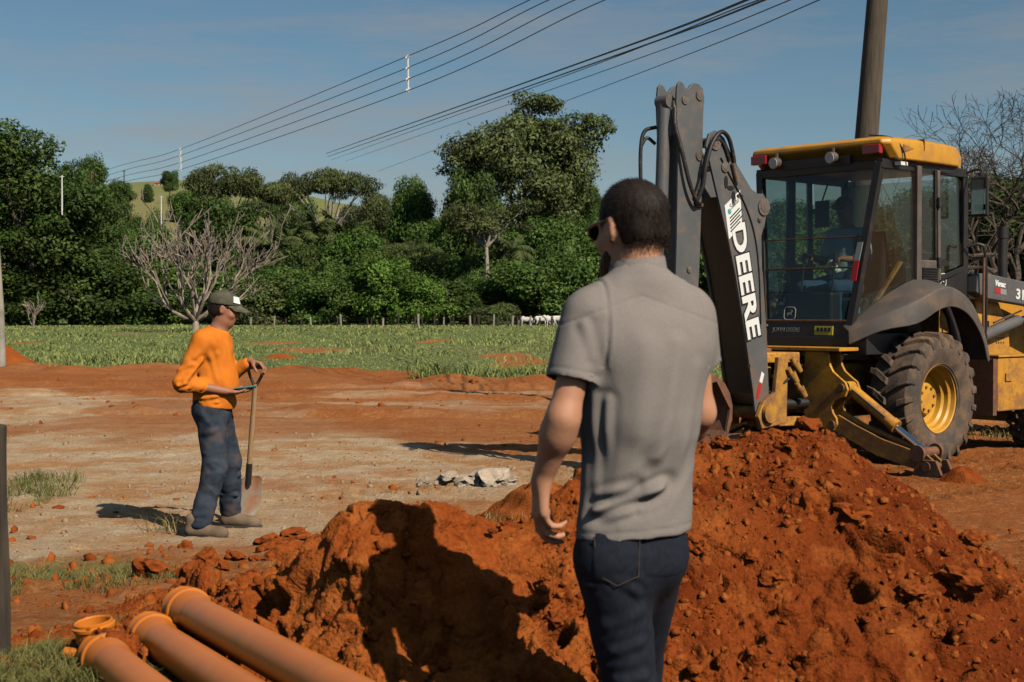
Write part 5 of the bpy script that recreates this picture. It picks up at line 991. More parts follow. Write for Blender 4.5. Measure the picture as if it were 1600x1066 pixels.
    for hl_, to in (((-.185, -.175, -.005), (.125, -.215, -.005)), ((-.02, .20, .012), (.275, .155, .012))):
        sh = part('boot', shoe((-.3, -.4, -.05), (.4, .4, .25), hl_, to, .0065).mesh('boot', 1), M['boot'], man)
        h0, t0 = Vector(hl_), Vector(to); dd = (t0-h0).normalized(); sd = Vector((-dd.y, dd.x, 0)); mb = MB(); pl = [(h0+dd*a+sd*b) for a, b in ((0, -.025), (.02, -.042), (.10, -.036), (.2, -.045), (.27, -.038), (.30, -.012), (.30, .012), (.27, .038), (.2, .045), (.10, .036), (.02, .042), (0, .025))]
        mb.prism([(p.x, p.y) for p in pl], 'z', h0.z-.012, h0.z+.014); mb.build('sole', M['sole'], sh)
    # cap with a curved peak
    s = Sdf((-.14, -.16, 1.46), (.28, .16, 1.72), .0055); c = np.array(hc); W_ = lambda p: c+Hm@(np.array(p)*.98)
    s.el(W_((0, -.008, .052)), np.array((.090, .112, .088))*.98, Hm, k=.01); s.cut(W_((0, 0, .040)), Hm@np.array((0, .12, -1))); part_cap = s.mesh('cap', 1, lambda V_, n_: clothn(V_, 25, .003, 451)); cp = part('cap', part_cap, M['cap'], man)
    mb = MB(); va = []; nn = 13; mm = 5
    for i in range(nn):
        a = -1.25+2.5*i/(nn-1)
        for j in range(mm):
            t = j/(mm-1); x = math.sin(a)*(.088-.012*t); y = .098*math.cos(a)*.95+t*.088*math.cos(a*.9)**.7; z = .060-.014*t-.022*(x/.088)**2-.012*t*t; va.append(Vector(W_((x, y, z))))
    n0 = len(va); va += [p-Vector((0, 0, .005)) for p in va]; f = [(i*mm+j, i*mm+j+1, (i+1)*mm+j+1, (i+1)*mm+j) for i in range(nn-1) for j in range(mm-1)]; f += [tuple(n0+k for k in q[::-1]) for q in f]
    edge = [i*mm for i in range(nn)]+[(nn-1)*mm+j for j in range(1, mm)]+[i*mm+mm-1 for i in range(nn-2, -1, -1)]+[j for j in range(mm-2, 0, -1)]; f += [(edge[i], edge[(i+1) % len(edge)], n0+edge[(i+1) % len(edge)], n0+edge[i]) for i in range(len(edge))]
    mb.add(va, f); mb.build('peak', M['cap'], cp, smooth=True)
    pt = [W_((.09*math.sqrt(1-(zr/.088)**2)*math.sin(R(a)), -.008+.112*math.sqrt(1-(zr/.088)**2)*math.cos(R(a)), .052+zr)) for a, zr in ((24, .052), (56, .052), (56, .012), (24, .012))]; cc = Vector(hc)
    q0 = [Vector(p)+(Vector(p)-cc).normalized()*.011 for p in pt]; mb = MB(); mb.hexa([p-(p-cc).normalized()*.012 for p in q0], q0); mb.build('badge', M['white'], cp)
    s = Sdf((-.14, -.16, 1.38), (.28, .16, 1.62), .0055); s.el(W_((0, -.014, .025)), np.array((.081, .097, .085))*.98, Hm, k=.01); s.el(W_((0, -.05, -.02)), np.array((.06, .055, .05))*.98, Hm, k=.03); s.cut(W_((0, .038, 0)), Hm@np.array((0, 1, 0))); s.cut(W_((0, 0, .045)), Hm@np.array((0, 0, 1)))
    for x in (-1, 1): s.el(W_((x*.09, .005, -.02)), np.array((.03, .036, .05))*.98, Hm, mode='sub')
    part('hair', s.mesh('hair', 1), M['hair'], man)
    # phone held in the near hand
    o0 = man.location; mb = MB(); mb.box(-.075, .075, -.037, .037, 0, .010); ph = mb.build('mobile_phone', mat('phone_case', (.03,.20,.18), rough=.4), None, bevel=.003); ph.location = o0+Vector((.215, -.115, .992)); ph.rotation_euler = (R(-12), R(-6), R(14)); tag(ph, 'teal cased phone lying in the worker\'s hand', 'phone')
    mb = MB(); mb.box(-.070, .070, -.033, .033, .0102, .0115); mb.build('screen', M['lens'], ph)
    # shovel under the far hand
    gx_, gy_ = .235, .20; top = Vector((gx_, gy_, 1.125)); bot = Vector((.115, .40, .03)); ax = (bot-top).normalized(); sv = empty('shovel', o0+bot); off = -(o0+bot); mk = lambda p: Vector(p)-bot
    mb = MB(); mb.tube([mk(top+ax*.12), mk(top+ax*.74)], [.017, .019], 12); mb.build('shaft', mat('pale_shaft_wood', (.42,.26,.13), (.33,.19,.09), rough=.7, scale=9, stretch=(4,4,.5)), sv, smooth=True)
    mb = MB(); sx = Vector((1, 0, 0)); yk = spline([mk(top+ax*.15), mk(top+ax*.085+sx*.030), mk(top+ax*.03+sx*.052), mk(top+sx*.052-ax*.005)], 5); mb.tube(yk, .011, 8); yk = spline([mk(top+ax*.15), mk(top+ax*.085-sx*.030), mk(top+ax*.03-sx*.052), mk(top-sx*.052-ax*.005)], 5); mb.tube(yk, .011, 8); mb.tube([mk(top-sx*.058), mk(top+sx*.058)], .0145, 10); mb.build('grip', mat('worn_dark_metal', (.07,.065,.06), rough=.5, metal=.4), sv, smooth=True)
    mb = MB(); mb.tube([mk(top+ax*.70), mk(top+ax*.86)], [.022, .024], 10); mb.build('ferrule', M['black'], sv, smooth=True)
    mb = MB(); bx2 = Vector((.70, .71, 0)); bx2 = (bx2-ax*bx2.dot(ax)).normalized(); nv = ax.cross(bx2).normalized(); va = []; U = 9; rows_ = ((.80, .070), (.82, .098), (.95, .105), (1.03, .094), (1.09, .064), (1.125, .022))
    for t, w in rows_:
        for j in range(U):
            q = -1+2*j/(U-1); va.append(mk(top+ax*t+bx2*(q*w)+sx*.01+nv*(.028*(q*q)-.018)))
    n0 = len(va); va += [p+nv*.004 for p in va]; f = [(i*U+j, i*U+j+1, (i+1)*U+j+1, (i+1)*U+j) for i in range(len(rows_)-1) for j in range(U-1)]; f += [tuple(n0+k for k in q[::-1]) for q in f]
    nrw = len(rows_); edge = [j for j in range(U)]+[i*U+U-1 for i in range(1, nrw)]+[(nrw-1)*U+j for j in range(U-2, -1, -1)]+[i*U for i in range(nrw-2, 0, -1)]; f += [(edge[i], edge[(i+1) % len(edge)], n0+edge[(i+1) % len(edge)], n0+edge[i]) for i in range(len(edge))]
    mb.add(va, f); mb.build('blade', mat('earthy_blade_steel', (.34,.27,.21), (.38,.16,.07), rough=.6, metal=.15, scale=8, lo=.4, hi=.6), sv, smooth=True); tag(sv, 'upright D-handled shovel with earthy blade under the worker\'s hand', 'shovel')
orange_man()
# ---------------------------------------------------------------- white cattle beyond the fence
def cow_mesh(seed, headdown=True):
    s = Sdf((-1.2, -.5, -.05), (1.35, .5, 1.5), .032); s.rc((-.6, 0, .98), (.45, 0, .98), .29, .32, k=.1, ratio=.85); s.el((0, 0, .86), (.6, .27, .28), k=.1); s.el((.42, 0, 1.25), (.2, .12, .16), k=.1)
    s.rc((.5, 0, 1.05), (.92, 0, .72 if headdown else 1.25), .20, .14, k=.08); h = np.array((.95, 0, .62 if headdown else 1.32)); s.rc(h, h+[.16, 0, -.26 if headdown else -.12], .11, .075, k=.05)
    for y in (-.13, .13): s.rc(h+[-.02, y*.7, .05], h+[-.06, y*1.7, .02], .035, .03, k=.02)
    for x, y, b in ((.42, -.16, 0), (.5, .16, 0), (-.62, -.16, 1), (-.55, .17, 1)):
        if b: s.rc((x, y, .85), (x+.05, y, .58), .15, .09, k=.06); s.rc((x+.05, y, .58), (x-.07, y, .36), .075, .055, k=.03); s.rc((x-.07, y, .36), (x-.03, y, .0), .05, .05, k=.03)
        else: s.rc((x, y, .85), (x, y, .42), .12, .06, k=.06); s.rc((x, y, .42), (x+.01, y, .0), .055, .05, k=.03)
    s.rc((-.86, 0, 1.1), (-.93, 0, .5), .035, .04, k=.03); return s.mesh('cow', 2)
cw_ = [cow_mesh(1), cow_mesh(2, False)]
for m_ in cw_: m_.materials.append(M['hide'])
for px, d, sc, rz, k, lb in ((822,115.5,.62,2.9,0,'leftmost white cow grazing behind the wire fence'),(846,117,.68,.3,0,'second white cow from the left behind the fence'),(861,116.2,.66,3.3,1,'third white cow with raised head behind the fence'),(874,115.2,.70,.1,0,'rightmost white cow nearest the grey sleeve')):
    o = obj('cow', cw_[k]); o.location = ((px-800)/FPX*d, d, .42); o.scale = (sc,)*3; o.rotation_euler = (0, 0, rz); tag(o, lb, 'cow')
# ================================================================== BACKHOE LOADER (x forward, y to its left, z up)
BH = empty('backhoe_loader', (3.56, 14.9, 0), R(42)); tag(BH, 'dusty yellow and grey backhoe loader parked with its stabilisers down', 'backhoe')
def B(mb, name, m, parent=BH, bevel=0, smooth=False, seg=2): return mb.build(name, M[m], parent, smooth, bevel, seg)
def between(mb, a, b, w, h, upv=(0, 0, 1)):       # rectangular bar from a to b
    a, b = Vector(a), Vector(b); d = (b-a).normalized(); u = Vector(upv); s = d.cross(u).normalized(); u = s.cross(d)
    q = lambda c: [c-s*w/2-u*h/2, c+s*w/2-u*h/2, c+s*w/2+u*h/2, c-s*w/2+u*h/2]; mb.hexa(q(a), q(b)); return mb
# --- wheels
def wheel(name, cx, cy, r, w, rr, side, lugs):
    root = empty(name); root.parent = BH; root.location = (cx, cy, r-.03)
    s = side; hw = w/2; pr = [(rr, -hw*.80), (rr+.03, -hw*.86), (rr+.10, -hw*.98), (r-.18, -hw*1.02), (r-.09, -hw*.97), (r-.050, -hw*.80), (r-.040, -hw*.4), (r-.038, 0), (r-.040, hw*.4), (r-.050, hw*.80), (r-.09, hw*.97), (r-.18, hw*1.02), (rr+.10, hw*.98), (rr+.03, hw*.86), (rr, hw*.80), (rr-.005, 0), (rr, -hw*.80)]
    mb = MB(); mb.lathe(pr, (0, 0, 0), 72); ty = B(mb, 'tyre', 'rubber', root, smooth=True)
    mb = MB()
    for k in range(lugs):
        for sd in (-1, 1):
            a0 = 6.2832*(k+(.5 if sd > 0 else 0))/lugs; P_ = []
            for (t, yy) in ((0, .02), (.30, .55), (.42, .93)):
                a = a0+t*.42*s; wd = (.60 if yy < .9 else .54)*6.2832/lugs*.66; rt_ = r-(.0 if yy < .9 else .018); rb = r-.055-(0 if yy < .9 else .03)
                P_.append([(R_*math.cos(a+da), yy*hw*sd, R_*math.sin(a+da)) for R_, da in ((rb, -wd/2*1.15), (rb, wd/2*1.15), (rt_, wd/2*.85), (rt_, -wd/2*.85))])
            a = a0+.46*.42*s; wd = .54*6.2832/lugs*.5; P_.append([(R_*math.cos(a+da), hw*1.035*sd, R_*math.sin(a+da)) for R_, da in ((r-.15, -wd/2), (r-.15, wd/2), (r-.07, wd/2), (r-.07, -wd/2))])
            n0 = len(mb.v); mb.v += [p for q in P_ for p in q]
            for i in range(3): mb.f += [(n0+i*4+j, n0+i*4+(j+1) % 4, n0+i*4+4+(j+1) % 4, n0+i*4+4+j) for j in range(4)]
            mb.f += [(n0+3, n0+2, n0+1, n0), (n0+12, n0+13, n0+14, n0+15)]
    B(mb, 'tread', 'rubber', ty, bevel=.006, seg=1)
    o = s*hw                                                     # outer side
    pr = [(rr+.018, o*.86), (rr+.022, o*.80), (rr+.004, o*.76), (rr-.012, o*.72), (rr-.022, o*.55), (rr-.045, o*.48), (rr-.05, o*.30), (rr-.075, o*.22), (rr-.082, o*.02), (rr-.11, -o*.03), (.12, -o*.06), (.0, -o*.06)]
    mb = MB(); mb.lathe(pr, (0, 0, 0), 56); rm = B(mb, 'rim', 'rim', root, smooth=True)
    mb = MB(); mb.lathe([(rr*.50, -o*.05), (rr*.48, o*.16), (rr*.44, o*.22), (rr*.2, o*.24), (0, o*.24)], (0, 0, 0), 32); B(mb, 'hub', 'rim', rm, smooth=True)
    mb = MB()
    for k in range(8):
        a = 6.2832*k/8+.2; c_ = (math.cos(a)*rr*.36, o*.2, math.sin(a)*rr*.36); mb.cyl(c_, (c_[0], o*.30, c_[2]), .014, None, 6)
    B(mb, 'wheel_bolts', 'yellow_dirty', rm)
    return root
wheel('rear_wheel', 0, -.84, .675, .48, .335, -1, 21); wheel('rear_wheel', 0, .84, .675, .48, .335, 1, 21)
wheel('front_wheel', 2.42, -.80, .47, .32, .22, -1, 20); wheel('front_wheel', 2.42, .80, .47, .32, .22, 1, 20)
# --- frame
mb = MB(); mb.box(-.95, 2.9, -.34, .34, .58, 1.0); mb.cyl((0, -.7, .64), (0, .7, .64), .15, None, 20); mb.cyl((2.42, -.7, .45), (2.42, .7, .45), .09, None, 16); mb.box(-.35, .35, -.25, .25, .45, .82); B(mb, 'chassis', 'yellow_dirty', bevel=.02)
mb = MB(); mb.box(-1.16, -.84, -.66, .66, 1.135, 1.17); mb.box(-1.10, -.86, -.36, .36, .40, .45); mb.box(-.90, -.86, -.30, .30, .5, 1.12); B(mb, 'rear_frame', 'yellow', bevel=.006)
for sg in (1, -1):
    ol = [(-.24, 1.13), (-.50, 1.13), (-.525, 1.00), (-.56, .94), (-.64, .88), (-.70, .84), (-.73, .77), (-.70, .70), (-.64, .685), (-.58, .66), (-.545, .60), (-.56, .54), (-.60, .49), (-.61, .43), (-.57, .37), (-.50, .36), (-.42, .40), (-.28, .44), (-.22, .52), (-.20, .7), (-.22, 1.0)]
    for x0, x1 in ((-1.125, -1.095), (-.93, -.90)):
        mb = MB(); pts = [(y*sg, z) for y, z in ol]; mb.prism(pts if sg < 0 else pts[::-1], 'x', x0, x1); B(mb, 'stabiliser_mount', 'yellow', bevel=.005)
    mb = MB(); mb.hexa([(-1.095, -.30*sg*-1*-1, .46), (-.93, -.30*sg, .46), (-.93, -.33*sg, .46), (-1.095, -.33*sg, .46)], [(-1.095, -.36*sg, 1.13), (-.93, -.36*sg, 1.13), (-.93, -.39*sg, 1.13), (-1.095, -.39*sg, 1.13)]); B(mb, 'gusset', 'yellow_dirty')
    for y, z in ((.665, .79), (.56, .43)): mb = MB(); mb.cyl((-1.15, y*sg, z), (-.875, y*sg, z), .035, None, 16); B(mb, 'pivot_pin', 'rust', smooth=True)
    # leg: two channel plates with a web
    st = empty('stabiliser'); st.parent = BH
    def mir(m_): m_.v = [(x, y*-sg, z) for x, y, z in m_.v]; return m_ if sg < 0 else _flip(m_)
    def _flip(m_): m_.f = [q[::-1] for q in m_.f]; return m_
    leg = [(-.50, .50), (-.60, .52), (-.80, .43), (-1.10, .315), (-1.42, .235), (-1.56, .21), (-1.64, .15), (-1.60, .07), (-1.50, .05), (-1.30, .09), (-1.02, .16), (-.76, .27), (-.56, .36), (-.49, .42)]
    for x0, x1 in ((-1.085, -1.06), (-.965, -.94)):
        mb = MB(); mb.prism([(-y, z) for y, z in leg], 'x', x0, x1); B(mir(MB().add([(x, -y, z) for x, y, z in mb.v], mb.f)), 'leg_plate', 'yellow_dirty', st, bevel=.006)
    mb = MB(); mb.hexa([(-1.06, -.62, .37), (-.965, -.62, .37), (-.965, -.62, .40), (-1.06, -.62, .40)], [(-1.06, -1.5, .11), (-.965, -1.5, .11), (-.965, -1.5, .14), (-1.06, -1.5, .14)]); B(mir(mb), 'leg_web', 'yellow_dirty', st)
    mb = MB(); mb.tube([(-1.012, -.60, .53), (-1.012, -.85, .42), (-1.012, -1.40, .252)], [.035, .03, .02], 8); B(mir(mb), 'leg_stiffener', 'yellow', st, smooth=True)
    c0, c1 = Vector((-1.012, -.665, .79)), Vector((-1.012, -1.50, .235)); mb = MB(); mb.cyl(c0.lerp(c1, .02), c0.lerp(c1, .60), .058, None, 24); mb.cyl(c0.lerp(c1, .58), c0.lerp(c1, .64), .066, None, 24); mb.cyl(c0-Vector((.06, 0, 0)), c0+Vector((.06, 0, 0)), .055, None, 20); B(mir(mb), 'cylinder_barrel', 'yellow', st, smooth=True)
    mb = MB(); mb.cyl(c0.lerp(c1, .63), c1, .030, None, 20); B(mir(mb), 'cylinder_rod', 'chrome', st, smooth=True)
    mb = MB(); up3 = Vector((0, .55, .83)); mb.tube([c0.lerp(c1, .03)+up3*.075, c0.lerp(c1, .3)+up3*.08, c0.lerp(c1, .56)+up3*.078], .013, 8); mb.tube([c0.lerp(c1, .12)+up3*.05+Vector((-.05, 0, 0)), c0.lerp(c1, .56)+up3*.05+Vector((-.05, 0, 0))], .010, 8); B(mir(mb), 'cylinder_line', 'hose', st, smooth=True)
    mb = MB(); mb.cyl((-1.16, -1.52, .22), (-.865, -1.52, .22), .048, None, 20); mb.cyl((-1.14, -1.585, .10), (-.885, -1.585, .10), .045, None, 20); mb.cyl((-1.18, -1.52, .22), (-1.15, -1.52, .22), .075, None, 20); mb.cyl((-.875, -1.52, .22), (-.845, -1.52, .22), .075, None, 20); B(mir(mb), 'foot_pin', 'rust', st, smooth=True)
    mb = MB(); mb.prism([(-1.50, .16), (-1.68, .16), (-1.74, .03), (-1.70, .0), (-1.46, .0), (-1.44, .03)], 'x', -1.125, -1.09); mb.prism([(-1.50, .16), (-1.68, .16), (-1.74, .03), (-1.70, .0), (-1.46, .0), (-1.44, .03)], 'x', -.935, -.90); mb.box(-1.15, -.87, -1.72, -1.45, -.025, .004); B(mir(mb), 'foot_pad', 'rust', st, bevel=.006)
# --- swing post
mb = MB(); mb.prism([(-1.16, -.20), (-1.44, -.13), (-1.56, -.10), (-1.60, 0), (-1.56, .10), (-1.44, .13), (-1.16, .20)], 'z', 1.02, 1.12); B(mb, 'swing_bracket', 'yellow', bevel=.01); mb = MB(); mb.prism([(-1.16, -.22), (-1.40, -.15), (-1.58, -.12), (-1.62, 0), (-1.58, .12), (-1.40, .15), (-1.16, .22)], 'z', .40, .49); B(mb, 'swing_bracket', 'yellow', bevel=.01)
mb = MB(); mb.cyl((-1.47, 0, .36), (-1.47, 0, 1.16), .07, None, 24); mb.prism([(-1.42, .44), (-1.80, .40), (-1.86, .52), (-1.78, .66), (-1.60, .74), (-1.55, 1.08), (-1.40, 1.08)], 'y', -.24, -.19); mb.prism([(-1.42, .44), (-1.80, .40), (-1.86, .52), (-1.78, .66), (-1.60, .74), (-1.55, 1.08), (-1.40, 1.08)], 'y', .19, .24); mb.box(-1.55, -1.40, -.19, .19, .50, .62); B(mb, 'swing_post', 'yellow_dirty', bevel=.008)
mb = MB(); mb.cyl((-1.72, -.27, .55), (-1.72, .27, .55), .06, None, 24); mb.cyl((-1.72, -.285, .55), (-1.72, -.25, .55), .095, None, 24); B(mb, 'boom_foot_pin', 'yellow_dirty', smooth=True)
for y in (-.42, .42):
    mb = MB(); mb.cyl((-.86, y*.7, .62), (-1.42, y*.42, .62), .05, None, 16); mb.cyl((-1.40, y*.43, .62), (-1.52, y*.35, .62), .026, None, 12); B(mb, 'swing_cylinder', 'black', smooth=True)
hz_ = random.Random(77)
for k in range(7):
    y0 = -.16+.05*k; mb = MB(); mb.tube(spline([(-.92, y0, 1.02+.02*(k % 3)), (-1.20, y0*1.1-.05, .98-.03*(k % 2)), (-1.42, y0*.8-.12, .86), (-1.60, y0*.5-.08, .74+.03*k)], 6), .014, 8); B(mb, 'hydraulic_hose', 'hose', smooth=True)
for (x, y, z) in ((-1.30, -.24, 1.02), (-1.38, -.26, .92), (-1.30, -.30, .78)):
    mb = MB(); mb.cyl((x, y, z), (x+.05, y-.03, z-.09), .045, .03, 12); mb.cyl((x, y, z-.02), (x-.05, y, z+.05), .03, .025, 10); B(mb, 'pipe_joint', 'yellow_dirty', smooth=True)
# --- boom: side plates with box between
bo = [(-1.77,.48),(-1.66,.47),(-1.61,.54),(-1.645,1.07),(-1.70,1.6),(-1.735,1.94),(-1.745,2.24),(-1.69,2.37),(-1.66,2.47),(-1.66,2.58),(-1.72,2.645),(-1.80,2.64),(-1.90,2.68),(-2.04,2.82),(-2.19,2.97),(-2.30,3.13),(-2.42,3.19),(-2.52,3.15),(-2.56,3.03),(-2.52,2.93),(-2.39,2.58),(-2.23,2.16),(-2.13,1.86),(-1.98,1.28),(-1.86,.74),(-1.83,.56)]
boom = empty('boom'); boom.parent = BH
for y0, y1 in ((-.18, -.155), (.155, .18)): mb = MB(); mb.prism(bo[::-1], 'y', y0, y1); B(mb, 'side_plate', 'grey', boom, bevel=.005)
mb = MB()
bk = [(-2.37,2.58),(-2.21,2.16),(-2.11,1.86),(-1.96,1.28),(-1.84,.74)]; fr2 = [(-1.67,1.07),(-1.72,1.6),(-1.76,1.94),(-1.78,2.2),(-1.95,2.55)]
mb.prism(bk+[(-1.72,.60),(-1.64,.62)]+fr2, 'y', -.153, .153); B(mb, 'box_section', 'black', boom)
for (x, z, r) in ((-1.72, 2.52, .085), (-2.44, 3.08, .075), (-2.30, 2.86, .05), (-1.78, 2.40, .03)):
    mb = MB(); mb.cyl((x, -.20, z), (x, .20, z), r*.62, None, 20); mb.cyl((x, -.195, z), (x, -.175, z), r, None, 24); mb.cyl((x, .175, z), (x, .195, z), r, None, 24); B(mb, 'pin_boss', 'steel', boom, smooth=True)
for (x, z, w, h, a) in ((-2.28, 2.72, .026, .06, .5), (-2.21, 2.67, .05, .022, .2), (-2.17, 2.57, .03, .075, -.4), (-2.08, 2.60, .05, .022, .25)):
    mb = MB(); mb.prism([(x+math.cos(t+a)*w*math.cos(0)-0*h, z+math.sin(t+a)*h) for t in np.linspace(0, 6.283, 13)[:-1]][::-1], 'y', -.186, -.1795); B(mb, 'cutout', 'decal_black', boom)
mb = MB(); mb.cyl((-1.93, -.184, 1.0), (-1.93, -.178, 1.0), .02, None, 12); mb.tube(spline([(-2.36, -.188, 2.94), (-2.18, -.188, 2.73), (-2.0, -.188, 2.52), (-1.86, -.188, 2.25), (-1.79, -.188, 1.9), (-1.76, -.188, 1.4)], 6), .007, 6); B(mb, 'guide_line', 'decal_black', boom)
mb = MB(); mb.prism([(-1.895, .68), (-1.855, .665), (-1.81, .80), (-1.85, .82)][::-1], 'y', -.1835, -.1805); mb.xf(Matrix.Translation((.07, 0, .02))); B(mb, 'red_marker', 'decal_red', boom)
mb = MB(); mb.prism([(-1.775, .85), (-1.735, .83), (-1.70, .92), (-1.74, .945)][::-1], 'y', -.1835, -.1805); B(mb, 'white_marker', 'white', boom)
# lettering on the boom, read downwards
ex = Vector((.25, 0, -1.06)); ey = Vector((1, 0, .235)); o0 = (-2.205, -.1805, 2.33)
lettering('lettering', 'DEERE', .285, o0, ex, ey, M['decal_black'], boom, .020, 1.13, lift=.001); lettering('lettering', 'DEERE', .268, Vector(o0)+ex.normalized()*.012+ey.normalized()*.006, ex, ey, M['white'], boom, .009, 1.10, lift=.005)
st_ = [(-2.30, 2.50), (-2.235, 2.19), (-2.045, 2.34), (-2.075, 2.66)]; mb = MB(); mb.prism(st_, 'y', -.1845, -.1808); B(mb, 'sticker', 'white', boom)
e2 = Vector((.23, 0, .17)); e3 = Vector((-.03, 0, .31))
for k in range(5):
    a = Vector((-2.235, -.187, 2.24))+e3*(.02+.10*k); mb = MB(); between(mb, a+e2*.10, a+e2*(.86 if k % 2 else .70), .0015, .012, e3); B(mb, 'printed_line', 'decal_black', boom)
lettering('lettering', 'Safari', .075, Vector((-2.235, -.1847, 2.24))+e3*.62+e2*.22, e2, e3, M['decal_grey'], boom, 0, .17, lift=.001)
mb = MB(); c_ = Vector((-2.235, -.1862, 2.24))+e3*.62+e2*.10; mb.cyl(c_, c_+Vector((0, .0014, 0)), .026, None, 14); B(mb, 'logo_disc', 'decal_blue', boom); mb = MB(); mb.cyl(c_+Vector((.005, -.0014, .012)), c_+Vector((.005, -.0002, .012)), .014, None, 12); B(mb, 'logo_disc', 'decal_green', boom)
# boom cylinder in front of the boom
mb = MB(); mb.cyl((-1.50, 0, .95), (-1.60, 0, 1.9), .065, None, 20); mb.cyl((-1.60, 0, 1.9), (-1.72, 0, 2.5), .035, None, 16); B(mb, 'boom_cylinder', 'rust', boom, smooth=True)
# --- dipper stick folded beside the boom
dip = empty('dipper'); dip.parent = BH
do = [(-2.905,3.50),(-2.895,3.57),(-2.86,3.60),(-2.82,3.585),(-2.79,3.545),(-2.75,3.545),(-2.71,3.585),(-2.66,3.605),(-2.60,3.60),(-2.55,3.565),(-2.525,3.48),(-2.54,3.34),(-2.55,3.05),(-2.56,2.6),(-2.585,2.0),(-2.62,1.5),(-2.72,.98),(-2.80,.84),(-2.92,.86),(-2.93,1.4),(-2.90,2.2),(-2.885,3.0),(-2.91,3.4)]
for y0, y1 in ((-.13, -.105), (.105, .13)): mb = MB(); mb.prism(do[::-1], 'y', y0, y1); B(mb, 'side_plate', 'grey', dip, bevel=.006)
mb = MB(); mb.prism([(-2.86,3.12),(-2.58,3.12),(-2.58,2.6),(-2.605,2.0),(-2.64,1.5),(-2.74,1.0),(-2.90,1.0),(-2.905,1.4),(-2.875,2.2)][::-1], 'y', -.103, .103); B(mb, 'box_section', 'grey', dip)
for (x, z, r) in ((-2.60, 3.50, .05), (-2.80, 3.44, .045), (-2.84, 2.98, .03), (-2.60, 2.95, .05), (-2.74, 1.9, .03)):
    mb = MB(); mb.cyl((x, -.145, z), (x, .145, z), r*.55, None, 16); mb.cyl((x, -.142, z), (x, -.126, z), r, None, 20); mb.cyl((x, .126, z), (x, .142, z), r, None, 20); B(mb, 'pin_boss', 'steel', dip, smooth=True)
mb = MB(); mb.cyl((-2.93, 0, 3.40), (-2.97, 0, 2.45), .060, None, 24); mb.cyl((-2.97, 0, 2.45), (-3.00, 0, 1.55), .034, None, 16); mb.cyl((-2.93, -.07, 3.42), (-2.93, .07, 3.42), .06, None, 20); B(mb, 'bucket_cylinder', 'grey', dip, smooth=True)
mb = MB(); mb.prism([(-3.03, 1.62), (-2.97, 1.64), (-2.86, 1.0), (-2.93, .97)][::-1], 'y', -.11, -.08); mb.prism([(-3.03, 1.62), (-2.97, 1.64), (-2.86, 1.0), (-2.93, .97)][::-1], 'y', .08, .11); B(mb, 'bucket_link', 'grey', dip, bevel=.005)
# bucket, curled under the dipper
bu = empty('digging_bucket'); bu.parent = BH; arc = [(-2.70 - .38*math.cos(t)+.0, .60+.36*math.sin(t)) for t in np.linspace(.6, 4.4, 12)]
outer = arc+[(-2.42, .36)]; inner = [(x+(.025 if x < -2.6 else 0)*0+(-2.70-x)*.07, z+(.60-z)*.07) for x, z in outer][::-1]
mb = MB(); mb.prism(outer+inner, 'y', -.30, .30); B(mb, 'shell', 'rust', bu, bevel=.004)
for y in (-.305, .28): mb = MB(); mb.prism(outer+[(-2.36, .62), (-2.55, .88)], 'y', y, y+.025); B(mb, 'side_wall', 'rust', bu)
for k in range(5): mb = MB(); y = -.26+.13*k; mb.hexa([(-2.46, y-.03, .335), (-2.46, y+.03, .335), (-2.46, y+.03, .385), (-2.46, y-.03, .385)], [(-2.30, y-.018, .38), (-2.30, y+.018, .38), (-2.30, y+.018, .39), (-2.30, y-.018, .39)]); B(mb, 'tooth', 'steel', bu)
mb = MB(); mb.box(-2.98, -2.72, -.105, -.08, .80, 1.02); mb.box(-2.98, -2.72, .08, .105, .80, 1.02); B(mb, 'lug', 'rust', bu)
# hoses at the top of the arm
for pts, r in (([(-2.90, -.10, 3.36), (-2.93, -.13, 3.2), (-2.88, -.17, 2.95), (-2.80, -.19, 2.68), (-2.70, -.19, 2.52), (-2.62, -.16, 2.50)], .020), ([(-2.66, -.15, 2.52), (-2.62, -.19, 2.66), (-2.60, -.21, 2.85), (-2.52, -.22, 3.06), (-2.40, -.22, 3.17), (-2.28, -.21, 3.13), (-2.20, -.20, 2.98), (-2.17, -.195, 2.86)], .020),
               ([(-2.68, -.14, 2.55), (-2.60, -.17, 2.78), (-2.55, -.18, 2.98), (-2.44, -.19, 3.10), (-2.33, -.19, 3.07), (-2.24, -.19, 2.92)], .018), ([(-2.93, .10, 3.20), (-3.02, .16, 3.16), (-3.06, .17, 3.0), (-3.06, .17, 2.7), (-3.06, .15, 2.35)], .018), ([(-2.92, .12, 3.05), (-3.0, .15, 3.10), (-3.06, .17, 3.02)], .016)):
    mb = MB(); mb.tube(spline(pts, 8), r, 10); B(mb, 'hydraulic_hose', 'hose', dip, smooth=True)
for a, b in (((-2.89, -.085, 3.42), (-2.91, -.11, 3.24)), ((-2.64, -.15, 2.50), (-2.58, -.14, 2.49)), ((-2.20, -.2, 2.90), (-2.13, -.2, 2.72))): mb = MB(); mb.cyl(a, b, .024, None, 12); B(mb, 'hose_fitting', 'steel', dip, smooth=True)
